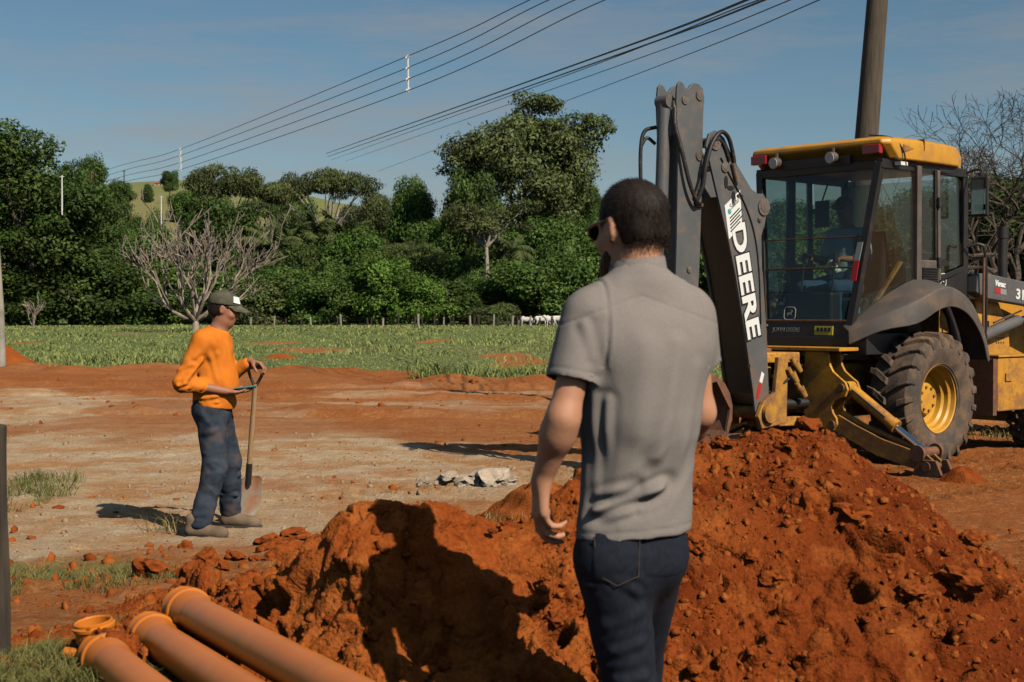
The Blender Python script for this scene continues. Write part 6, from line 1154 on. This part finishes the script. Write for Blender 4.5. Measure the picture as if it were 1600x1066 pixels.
# --- fenders
sec = [((-.82,-.46,1.37),(-.87,-.56,1.32),(-.88,-.57,1.19)),((-.50,-.60,1.60),(-.68,-.82,1.48),(-.73,-.85,1.33)),((-.15,-.76,1.81),(-.40,-1.05,1.63),(-.47,-1.07,1.40)),((.10,-.79,1.84),(-.05,-1.08,1.745),(-.11,-1.10,1.54)),((.30,-.79,1.79),(.22,-1.08,1.735),(.18,-1.10,1.56)),((.55,-.79,1.63),(.52,-1.08,1.59),(.46,-1.10,1.46)),((.78,-.79,1.30),(.765,-1.08,1.29),(.69,-1.10,1.24)),((.88,-.79,1.02),(.87,-1.08,1.02),(.80,-1.10,1.0))]
for sg in (1, -1):
    cols = [spline([s_[j] for s_ in sec], 4) for j in range(3)]; va = [Vector((cols[j][i].x, cols[j][i].y*sg, cols[j][i].z)) for i in range(len(cols[0])) for j in range(3)]
    f = [(i*3+j, i*3+j+1, i*3+j+4, i*3+j+3) for i in range(len(cols[0])-1) for j in range(2)]; f = f if sg < 0 else [q[::-1] for q in f]; mb = MB(); mb.add(va, f); o = B(mb, 'fender', 'fender', smooth=True)
    md = o.modifiers.new('Solidify', 'SOLIDIFY'); md.thickness = .022; md.offset = 0; bv = o.modifiers.new('Bevel', 'BEVEL'); bv.width = .012; bv.segments = 2; bv.limit_method = 'ANGLE'
# --- cab
cab = empty('cab'); cab.parent = BH
def bar(a, b, w, h, name='pillar', m='black', par=cab, bev=.006): mb = MB(); between(mb, a, b, w, h, (1, 0, 0) if abs((Vector(b)-Vector(a)).normalized().z) > .6 else (0, 0, 1)); return B(mb, name, m, par, bevel=bev)
A = lambda sg: dict(rt=(-.60, -.73*sg, 2.98), rb=(-.80, -.50*sg, 1.20), bt=(-.02, -.775*sg, 2.98), bb=(-.02, -.775*sg, 1.80), ft=(.93, -.72*sg, 2.98), fb=(.96, -.72*sg, 1.10), dt=(.36, -.775*sg, 2.98), db=(.40, -.775*sg, 1.82))
for sg in (1, -1):
    a = A(sg); bar(a['rt'], a['rb'], .08, .07); bar(a['bt'], a['bb'], .075, .08, m='fender'); bar(a['ft'], a['fb'], .09, .09); bar((.345, -.79*sg, 2.96), (.375, -.79*sg, 1.84), .03, .05, 'door_frame', 'fender'); bar((.30, -.785*sg, 2.96), (.32, -.785*sg, 1.84), .03, .03, 'door_frame', 'black'); bar((.38, -.78*sg, 2.96), (.92, -.745*sg, 2.96), .03, .04, 'door_frame'); bar((.42, -.78*sg, 1.86), (.95, -.745*sg, 1.98), .03, .05, 'door_frame')
    bar(a['rb'], (-.30, -.69*sg, 1.62), .05, .05); bar((-.30, -.69*sg, 1.62), (-.02, -.775*sg, 1.80), .05, .05); bar((-.62, -.74*sg, 2.97), (.95, -.74*sg, 2.97), .07, .09, 'rail')
    def pane(pts, name='window_pane', par=cab):
        c_ = sum((Vector(p) for p in pts), Vector())/len(pts); n_ = (Vector(pts[1])-Vector(pts[0])).cross(Vector(pts[2])-Vector(pts[0])).normalized()*.003; k = len(pts)
        mb = MB(); mb.add([Vector(p)-n_ for p in pts]+[Vector(p)+n_ for p in pts], [tuple(range(k-1, -1, -1)), tuple(range(k, 2*k))]+[(i, (i+1) % k, k+(i+1) % k, k+i) for i in range(k)]); return B(mb, name, 'glass', par)
    pane([(-.78, -.53*sg, 1.24), (-.31, -.69*sg, 1.645), (-.595, -.715*sg, 2.93)]); pane([(-.31, -.69*sg, 1.645), (-.06, -.77*sg, 1.83), (-.06, -.765*sg, 2.93), (-.595, -.715*sg, 2.93)])
    pane([(.02, -.775*sg, 1.90), (.30, -.775*sg, 1.90), (.28, -.775*sg, 2.93), (.02, -.775*sg, 2.93)]); pane([(.41, -.77*sg, 1.90), (.92, -.735*sg, 2.02), (.90, -.73*sg, 2.93), (.39, -.77*sg, 2.93)])
    mb = MB(); mb.box(-.0, .36, -.81 if sg > 0 else .75, -.75 if sg > 0 else .81, 1.80, 2.04); vt = B(mb, 'vent_housing', 'fender', cab, bevel=.012)
    for k in range(6): mb = MB(); y0 = -.826*sg; mb.box(.03, .33, min(y0, y0+.02*sg), max(y0, y0+.02*sg), 1.825+.025*k, 1.838+.025*k); B(mb, 'slat', 'black', vt)
    mb = MB(); mb.prism([(.37, 1.84), (.96, 1.97), (.99, 1.08), (.80, 1.0), (.62, 1.45), (.38, 1.72)][::1 if sg < 0 else -1][::-1], 'y', min(-.76*sg, -.73*sg), max(-.76*sg, -.73*sg)); B(mb, 'side_panel', 'black', cab)
    for z in (2.63, 2.02): mb = MB(); mb.box(.30, .47, min(-.80*sg, -.835*sg), max(-.80*sg, -.835*sg), z-.03, z+.03); mb.cyl((.33, -.82*sg, z-.05), (.33, -.82*sg, z+.05), .02, None, 10); B(mb, 'hinge', 'black', cab)
pane([(-.79, .46, 1.44), (-.79, -.46, 1.44), (-.605, -.69, 2.93), (-.605, .69, 2.93)], 'rear_pane')
pane([(.955, -.68, 1.5), (.955, .68, 1.5), (.93, .68, 2.93), (.93, -.68, 2.93)], 'front_pane')
bar((-.80, -.52, 1.22), (-.80, .52, 1.22), .06, .10, 'rail'); bar((-.795, -.50, 1.425), (-.795, .50, 1.425), .03, .025, 'rail', 'rust'); bar((-.60, -.70, 2.96), (-.60, .70, 2.96), .07, .08, 'rail')
for z, m_, t in ((2.26, 'rust', .012), (1.955, 'rust', .016), (1.72, 'black', .008)):
    k = (z-1.44)/1.49; x = -.79+.185*k-.012; w = .46+.23*k; bar((x, -w, z), (x, w, z), t, t, 'guard_bar', m_, bev=.002)
mb = MB(); mb.hexa([(-.815, -.49, 1.27), (-.79, -.49, 1.27), (-.79, .49, 1.27), (-.815, .49, 1.27)], [(-.805, -.50, 1.41), (-.78, -.50, 1.41), (-.78, .50, 1.41), (-.805, .50, 1.41)]); lp = B(mb, 'lower_panel', 'black', cab)
lettering('lettering', 'JOHN DEERE', .06, (-.822, .40, 1.315), (0, -1, 0), (.06, 0, 1), M['decal_grey'], lp, .001, .34, lift=.002)
mb = MB(); mb.hexa([(-.822, -.34, 1.285), (-.812, -.34, 1.285), (-.812, -.12, 1.285), (-.822, -.12, 1.285)], [(-.816, -.34, 1.375), (-.806, -.34, 1.375), (-.806, -.12, 1.375), (-.816, -.12, 1.375)]); B(mb, 'warning_sticker', 'decal_yellow', lp)
for k in range(4): mb = MB(); y = -.15-.045*k; mb.box(-.8245, -.8195, y-.03, y, 1.322, 1.36); B(mb, 'sticker_print', 'decal_black', lp)
# leaping deer emblem: rounded frame and silhouette
deer = [(-.9,-.1),(-.55,.15),(-.25,.22),(.15,.2),(.35,.42),(.28,.85),(.5,.55),(.62,.9),(.62,.5),(.85,.38),(.6,.28),(.48,.05),(.35,-.12),(.6,-.25),(.85,-.2),(.55,-.4),(.2,-.2),(-.2,-.18),(-.35,-.45),(-.75,-.75),(-.5,-.35),(-.5,-.1)]
def emblem(par, c_, ex, ey, sc, m_):
    c_, ex, ey = Vector(c_), Vector(ex).normalized(), Vector(ey).normalized(); n_ = ex.cross(ey); fr_ = [c_+ex*1.35*sc*math.copysign(abs(math.cos(t))**.5, math.cos(t))+ey*1.25*sc*math.copysign(abs(math.sin(t))**.5, math.sin(t)) for t in np.linspace(0, 6.283, 25)]
    mb = MB(); mb.tube(fr_, sc*.09, 5); B(mb, 'emblem_frame', m_, par); pts = [c_+ex*x*sc+ey*y*sc for x, y in deer]; k = len(pts); mb = MB(); mb.add([p for p in pts]+[p+n_*.002 for p in pts], [tuple(range(k-1, -1, -1)), tuple(range(k, 2*k))]+[(i, (i+1) % k, k+(i+1) % k, k+i) for i in range(k)]); B(mb, 'emblem', m_, par)
emblem(lp, (-.795, .20, 1.50), (0, -1, 0), (.12, 0, 1), .052, 'decal_grey'); emblem(cab, (.48, -.765, 1.84), (1, 0, .1), (0, 0, 1), .055, 'white')
mb = MB(); mb.hexa([(-.80, -.575, 2.0), (-.79, -.575, 2.0), (-.79, -.515, 2.0), (-.80, -.515, 2.0)], [(-.775, -.60, 2.18), (-.765, -.60, 2.18), (-.765, -.54, 2.18), (-.775, -.54, 2.18)]); mb.xf(Matrix.Translation((.03, -.035, .02))); B(mb, 'marker', 'decal_grey', cab)
mb = MB(); mb.hexa([(-.825, -.555, 1.80), (-.815, -.555, 1.80), (-.815, -.49, 1.80), (-.825, -.49, 1.80)], [(-.80, -.575, 2.0), (-.79, -.575, 2.0), (-.79, -.515, 2.0), (-.80, -.515, 2.0)]); mb.xf(Matrix.Translation((.03, -.035, .02))); B(mb, 'marker', 'decal_red', cab)
# roof
def ringz(x0, x1, w, z, c_=.16, crown=0): return [(x0, -w+c_*.4, z), (x0+c_*.5, -w, z), (x0+.7, -w-.0, z+crown*.5), (x1-.35, -w+.02, z+crown*.3), (x1-.06, -w+.16, z-.02), (x1, -w+.45, z-.02), (x1, w-.45, z-.02), (x1-.06, w-.16, z-.02), (x1-.35, w-.02, z+crown*.3), (x0+.7, w, z+crown*.5), (x0+c_*.5, w, z), (x0, w-c_*.4, z)]
lv = [ringz(-.44, .98, .80, 3.005), ringz(-.52, 1.02, .845, 3.02, crown=.01), ringz(-.67, 1.03, .85, 3.16, crown=.02), ringz(-.665, 1.0, .84, 3.205, crown=.03), ringz(-.60, .92, .77, 3.235, crown=.03), ringz(-.2, .5, .35, 3.25, crown=.02)]; n_ = 12
mb = MB(); mb.add([p for r_ in lv for p in r_], [(i*n_+k, (i+1)*n_+k, (i+1)*n_+(k+1) % n_, i*n_+(k+1) % n_) for i in range(5) for k in range(n_)]+[tuple(range(n_)), tuple(range(6*n_-1, 5*n_-1, -1))]); mb.f = [q[::-1] for q in mb.f]; rf = B(mb, 'roof', 'yellow', cab, bevel=.012, smooth=True)
mb = MB(); mb.box(-.655, -.60, -.42, .42, 2.985, 3.075); B(mb, 'light_recess', 'black', rf)
for y0, y1 in ((-.78, -.58), (.60, .80)): mb = MB(); mb.box(-.685, -.62, y0, y1, 3.06, 3.155); B(mb, 'tail_light', 'redlens', rf, bevel=.01)
for y in (.46, -.24):
    mb = MB(); mb.cyl((-.60, y, 3.07), (-.74, y, 3.055), .045, .06, 20); wl = B(mb, 'work_light', 'steel', rf, smooth=True); mb = MB(); mb.cyl((-.738, y, 3.055), (-.748, y, 3.054), .052, None, 20); B(mb, 'lens', 'lamp', wl, smooth=True); mb = MB(); mb.box(-.69, -.65, y-.01, y+.01, 3.1, 3.16); B(mb, 'bracket', 'steel', wl)
mb = MB(); mb.prism([(-.38, 3.165), (-.20, 3.135), (-.40, 3.08)], 'y', -.856, -.846); B(mb, 'roof_notch', 'yellow_dirty', rf)
mb = MB(); mb.box(-.012, .0, -.858, -.70, 3.13, 3.245); B(mb, 'roof_seam', 'yellow_dirty', rf)
mb = MB(); mb.tube(spline([(-.60, -.60, 3.26), (-.50, -.80, 3.22), (-.40, -.862, 3.1), (-.36, -.87, 2.95)], 5), .008, 6); B(mb, 'aerial_cable', 'hose', cab); mb = MB(); mb.box(-.45, -.33, -.87, -.80, 2.955, 2.99); B(mb, 'bracket', 'white', cab)
# interior
mb = MB(); mb.box(-.78, .95, -.46, .46, 1.10, 1.16); B(mb, 'floor_plate', 'black', cab); mb = MB(); mb.box(-.80, .95, -.72, -.48, 1.10, 1.30); mb.box(-.80, .95, .48, .72, 1.10, 1.30); B(mb, 'inner_wing', 'black', cab)
mb = MB(); mb.box(.55, .88, -.3, .3, 1.16, 2.02); B(mb, 'dashboard', 'black', cab, bevel=.04)
mb = MB(); mb.tube([Vector((.50+.11*math.sin(t)*.5, .19*math.cos(t), 2.12+.19*math.sin(t)*.75)) for t in np.linspace(0, 6.283, 25)], .014, 8); mb.cyl((.5, 0, 2.12), (.68, 0, 1.95), .025, None, 10); mb.tube([(.5, -.18, 2.12), (.5, .18, 2.12)], .012, 6); B(mb, 'steering_wheel', 'seat', cab, smooth=True)
mb = MB(); mb.box(-.22, .28, .02-.26, .34, 1.52, 1.66); mb.prism([(.22, 1.64), (.34, 1.62), (.42, 2.35), (.32, 2.38)], 'y', -.20, .30); mb.box(-.1, .2, -.1, .2, 1.16, 1.52); B(mb, 'seat', 'seat', cab, bevel=.035)
mb = MB(); mb.box(-.62, -.45, -.18, .36, 1.16, 1.72); B(mb, 'lever_console', 'black', cab, bevel=.03)
for y in (.26, -.12): mb = MB(); mb.tube([(-.53, y, 1.7), (-.47, y, 2.06)], .012, 8); mb.cyl((-.47, y, 2.03), (-.465, y, 2.12), .026, None, 10); B(mb, 'lever', 'black', cab, smooth=True)
mb = MB(); between(mb, (-.62, -.56, 1.42), (-.12, -.66, 2.02), .05, .03); B(mb, 'wiper_arm', 'yellow_dirty', cab, bevel=.006)
mb = MB(); mb.cyl((-.62, -.50, 1.36), (-.62, -.50, 1.50), .04, .038, 16); mb.cyl((-.62, -.50, 1.50), (-.62, -.50, 1.56), .02, .02, 12); bt = B(mb, 'water_bottle', 'decal_blue', None, smooth=True); bt.parent = None; bt.matrix_world = Matrix.Translation(BH.location) @ Matrix.Rotation(R(42), 4, 'Z'); tag(bt, 'small blue bottle standing in the lower corner of the cab glass', 'bottle')
mb = MB(); mb.box(-.02, .02, .30, .46, 2.42, 2.70); mb.cyl((0, .38, 2.7), (.2, .45, 2.9), .01, None, 6); B(mb, 'inside_mirror', 'black', cab, bevel=.02)
# mirror and handrail
mr_ = MB(); mr_.box(.85, .89, -1.06, -.86, 2.50, 2.92); mo = B(mr_, 'side_mirror', 'black', cab, bevel=.03); mb = MB(); mb.box(.843, .849, -1.04, -.88, 2.53, 2.89); B(mb, 'mirror_glass', 'mirror', mo); mb = MB(); mb.tube(spline([(.92, -.74, 2.96), (.95, -.86, 3.0), (.90, -.96, 2.98), (.88, -.96, 2.9)], 5), .014, 8); B(mb, 'mirror_arm', 'black', mo, smooth=True)
mb = MB(); mb.tube(spline([(.90, -.80, 2.20), (.98, -.90, 2.22), (1.02, -.94, 2.12), (1.05, -.94, 1.6), (1.06, -.92, 1.2)], 6), .016, 8); B(mb, 'handrail', 'black', cab, smooth=True)
# --- engine cover, loader arms, step box, exhaust
mb = MB(); mb.prism([(1.0, 1.05), (1.0, 1.88), (1.6, 1.90), (2.9, 1.72), (3.0, 1.6), (3.0, .95)], 'y', -.42, .42); B(mb, 'engine_cover', 'yellow', bevel=.03)
mb = MB(); mb.prism([(1.15, 1.72), (1.2, 1.86), (2.2, 1.82), (2.2, 1.5), (1.15, 1.5)], 'y', -.435, -.423); B(mb, 'engine_grille', 'black')
for sg in (1, -1):
    la = empty('loader_arm'); la.parent = BH; ys = (-.86*sg, -.72*sg)
    mb = MB(); mb.prism([(1.02, 1.92), (1.20, 1.925), (2.3, 1.82), (3.1, 1.62), (3.9, .75), (3.95, .45), (3.75, .45), (3.65, .75), (2.95, 1.36), (2.2, 1.58), (1.2, 1.66), (1.0, 1.72)], 'y', min(ys), max(ys)); B(mb, 'beam', 'grey', la, bevel=.012)
    mb = MB(); mb.prism([(1.35, .85), (2.05, .85), (2.0, 1.30), (1.78, 1.62), (1.30, 1.66)], 'y', min(-.68*sg, -.50*sg), max(-.68*sg, -.50*sg)); tw = B(mb, 'tower', 'yellow', la, bevel=.015)
    mb = MB()
    for q in range(8): mb.cyl((1.72+.05*(q % 4), -.684*sg, 1.18+.05*(q//4)), (1.72+.05*(q % 4), -.68*sg, 1.18+.05*(q//4)), .010, None, 8)
    mb.box(1.44, 1.56, min(-.686*sg, -.681*sg), max(-.686*sg, -.681*sg), 1.28, 1.42); B(mb, 'bolt_holes', 'decal_black', tw)
    mb = MB(); mb.cyl((1.28, -.76*sg, 1.26), (2.0, -.78*sg, 1.42), .065, None, 20); B(mb, 'cylinder_barrel', 'grey', la, smooth=True); mb = MB(); mb.cyl((2.0, -.78*sg, 1.42), (2.9, -.78*sg, 1.60), .032, None, 14); mb.tube([(1.45, -.80*sg, 1.40), (2.0, -.82*sg, 1.53)], .012, 6); B(mb, 'cylinder_rod', 'chrome', la, smooth=True)
    mb = MB(); mb.box(1.28, 1.95, min(-.95*sg, -.52*sg), max(-.95*sg, -.52*sg), .46, 1.03); bx_ = B(mb, 'step_box', 'yellow', bevel=.012); mb = MB(); mb.box(1.26, 1.97, min(-.97*sg, -.50*sg), max(-.97*sg, -.50*sg), 1.035, 1.06); B(mb, 'lid', 'yellow', bx_, bevel=.006); mb = MB(); mb.box(1.20, 1.275, min(-.94*sg, -.6*sg), max(-.94*sg, -.6*sg), .42, 1.02); B(mb, 'mud_flap', 'rust', bx_)
    mb = MB(); mb.box(1.42, 1.56, min(-.966*sg, -.952*sg), max(-.966*sg, -.952*sg), .78, .86); B(mb, 'latch', 'yellow_dirty', bx_)
    if sg > 0:
        sl_ = Vector((1, 0, -.095)); lettering('lettering', '310', .15, (1.80, -.8625, 1.665), sl_, (0, 0, 1), M['white'], la, .005, .30, lift=.002); lettering('lettering', 'Venac', .085, (1.36, -.8625, 1.80), sl_, (0, 0, 1), M['white'], la, .004, .22, shear=.25, lift=.002)
        for x0, x1, m_ in ((1.36, 1.48, 'decal_red'), (1.48, 1.60, 'decal_grey')): mb = MB(); mb.hexa([(x0, -.864, 1.72-.095*(x0-1.36)), (x1, -.864, 1.72-.095*(x1-1.36)), (x1, -.8605, 1.72-.095*(x1-1.36)), (x0, -.8605, 1.72-.095*(x0-1.36))], [(x0, -.864, 1.78-.095*(x0-1.36)), (x1, -.864, 1.78-.095*(x1-1.36)), (x1, -.8605, 1.78-.095*(x1-1.36)), (x0, -.8605, 1.78-.095*(x0-1.36))]); B(mb, 'decal_stripe', m_, la)
mb = MB(); mb.cyl((2.42, -.36, 1.7), (2.42, -.36, 2.42), .055, None, 16); mb.cyl((2.42, -.36, 2.36), (2.42, -.36, 2.49), .065, None, 16); mb.tube([(2.30, -.40, 1.9), (1.9, -.42, 2.02), (1.5, -.42, 1.98)], .014, 8); B(mb, 'exhaust_stack', 'black', smooth=True)
lb_ = [(3.9, .15), (3.75, .5), (3.8, .85), (3.95, .9), (3.86, .5), (4.0, .22), (4.75, .18), (4.8, .15)]; mb = MB(); mb.prism(lb_, 'y', -1.08, 1.08); fb = B(mb, 'loader_bucket', 'yellow_dirty', bevel=.01)
for y in (-1.08, 1.05): mb = MB(); mb.prism([(3.86, .24), (3.78, .5), (3.96, .88), (4.75, .2)], 'y', y, y+.03); B(mb, 'side_wall', 'yellow_dirty', fb)
mb = MB(); mb.tube([(0, 0, 0), (.01, 0, 1.02)], [.016, .014], 8); rr_ = mb.build('steel_bar', M['rust'], BH, True); rr_.location = (.97, -.95, 1.06); rr_.name = 'marker_rod'
# --- operator, facing the rear window
def operator():
    s = Sdf((-.75, -.45, 1.12), (.40, .62, 2.85), .011); hc = (.06, .14, 2.60); Hm = rotz(R(90))@rotx(R(-12)); head(s, hc, Hm, 1.0)
    s.rc((.11, .12, 2.38), (.07, .13, 2.52), .06, .055, k=.03); s.rc((.10, .12, 2.26), (.06, .12, 1.82), .16, .16, k=.05, ratio=.72, yaw=R(90)); Ls, Rs = (.09, -.06, 2.32), (.09, .30, 2.32); s.rc(Ls, Rs, .06, k=.05)
    for a, b, c_ in ((Ls, (.02, -.17, 2.06), (-.36, -.12, 2.06)), (Rs, (.02, .38, 2.06), (-.36, .26, 2.10))): s.rc(a, b, .052, .043, k=.03); s.rc(b, c_, .043, .03, k=.02); hand(s, c_, (-1, 0, -.05), (0, .1, -1), (0, 1 if a is Ls else -1, 0), 1.0, (.8, .9, .6))
    for y in (.03, .23): s.rc((.05, y, 1.76), (-.38, y+(.10 if y > .1 else -.08), 1.76), .085, .06, k=.03); s.rc((-.38, y+(.10 if y > .1 else -.08), 1.76), (-.36, y+(.1 if y > .1 else -.08), 1.24), .058, .04, k=.03)
    man = obj('person', s.mesh('person', 1), M['skin2']); man.location = BH.location; man.rotation_euler = (0, 0, R(42)); tag(man, 'operator in cap and grey shirt seated behind the cab\'s rear glass', 'person')
    s = Sdf((-.30, -.30, 1.68), (.34, .56, 2.50), .012); s.rc((.10, .12, 2.24), (.06, .12, 1.80), .175, .180, k=.05, ratio=.75, yaw=R(90)); s.rc(Ls, Rs, .078, k=.06); s.rc(Ls, (.04, -.14, 2.14), .075, .068, k=.03); s.rc(Rs, (.04, .35, 2.14), .075, .068, k=.03); s.cut((0, 0, 1.74), (0, 0, -1)); s.cut((.1, 0, 2.43), (0, 0, 1))
    part('shirt', s.mesh('shirt', 1, lambda V_, n_: clothn(V_, 9, .010, 461)), mat('pale_work_shirt', (.36,.43,.46), rough=.9), man)
    mb = MB(); mb.tube([(.03, -.155, 2.10), (.0, -.165, 2.055), (-.22, -.14, 2.06)], [.062, .058, .045], 12); mb.build('sleeve', mat('blue_sleeve', (.025,.075,.26), rough=.9), man, True)
    s = Sdf((-.56, -.25, 1.10), (.30, .52, 1.92), .012); s.rc((.06, .03, 1.77), (.06, .22, 1.77), .12, k=.05)
    for y in (.03, .23): y2 = y+(.10 if y > .1 else -.08); s.rc((.05, y, 1.77), (-.38, y2, 1.765), .098, .078, k=.03); s.rc((-.38, y2, 1.765), (-.36, y2, 1.22), .076, .065, k=.03)
    part('jeans', s.mesh('jeans', 1, lambda V_, n_: clothn(V_, 9, .008, 462)), mat('blue_jeans', (.03,.07,.14), rough=.9), man)
    s = Sdf((-.25, -.02, 2.58), (.26, .30, 2.80), .008); c = np.array(hc); W_ = lambda p: c+Hm@np.array(p); s.el(W_((0, -.008, .052)), (.112, .090, .09), k=.01); s.cut(W_((0, 0, .04)), Hm@np.array((0, .1, -1))); s.rc(W_((-.045, .11, .045)), W_((.045, .11, .045)), .03, k=.01, ratio=1); part('cap', s.mesh('cap', 1), M['black'], man)
    s = Sdf((-.35, .0, 1.80), (.1, .30, 2.12), .010); s.rc((-.10, .10, 1.90), (-.16, .14, 2.02), .055, .03, k=.02); s.rc((-.10, .10, 1.90), (-.12, .20, 1.98), .05, .03, k=.02); rg = obj('white_rag', s.mesh('white_rag', 1, lambda V_, n_: clothn(V_, 22, .03, 463)), M['white']); rg.location = BH.location; rg.rotation_euler = (0, 0, R(42)); tag(rg, 'crumpled white cloth in the operator\'s lap', 'cloth')
operator()
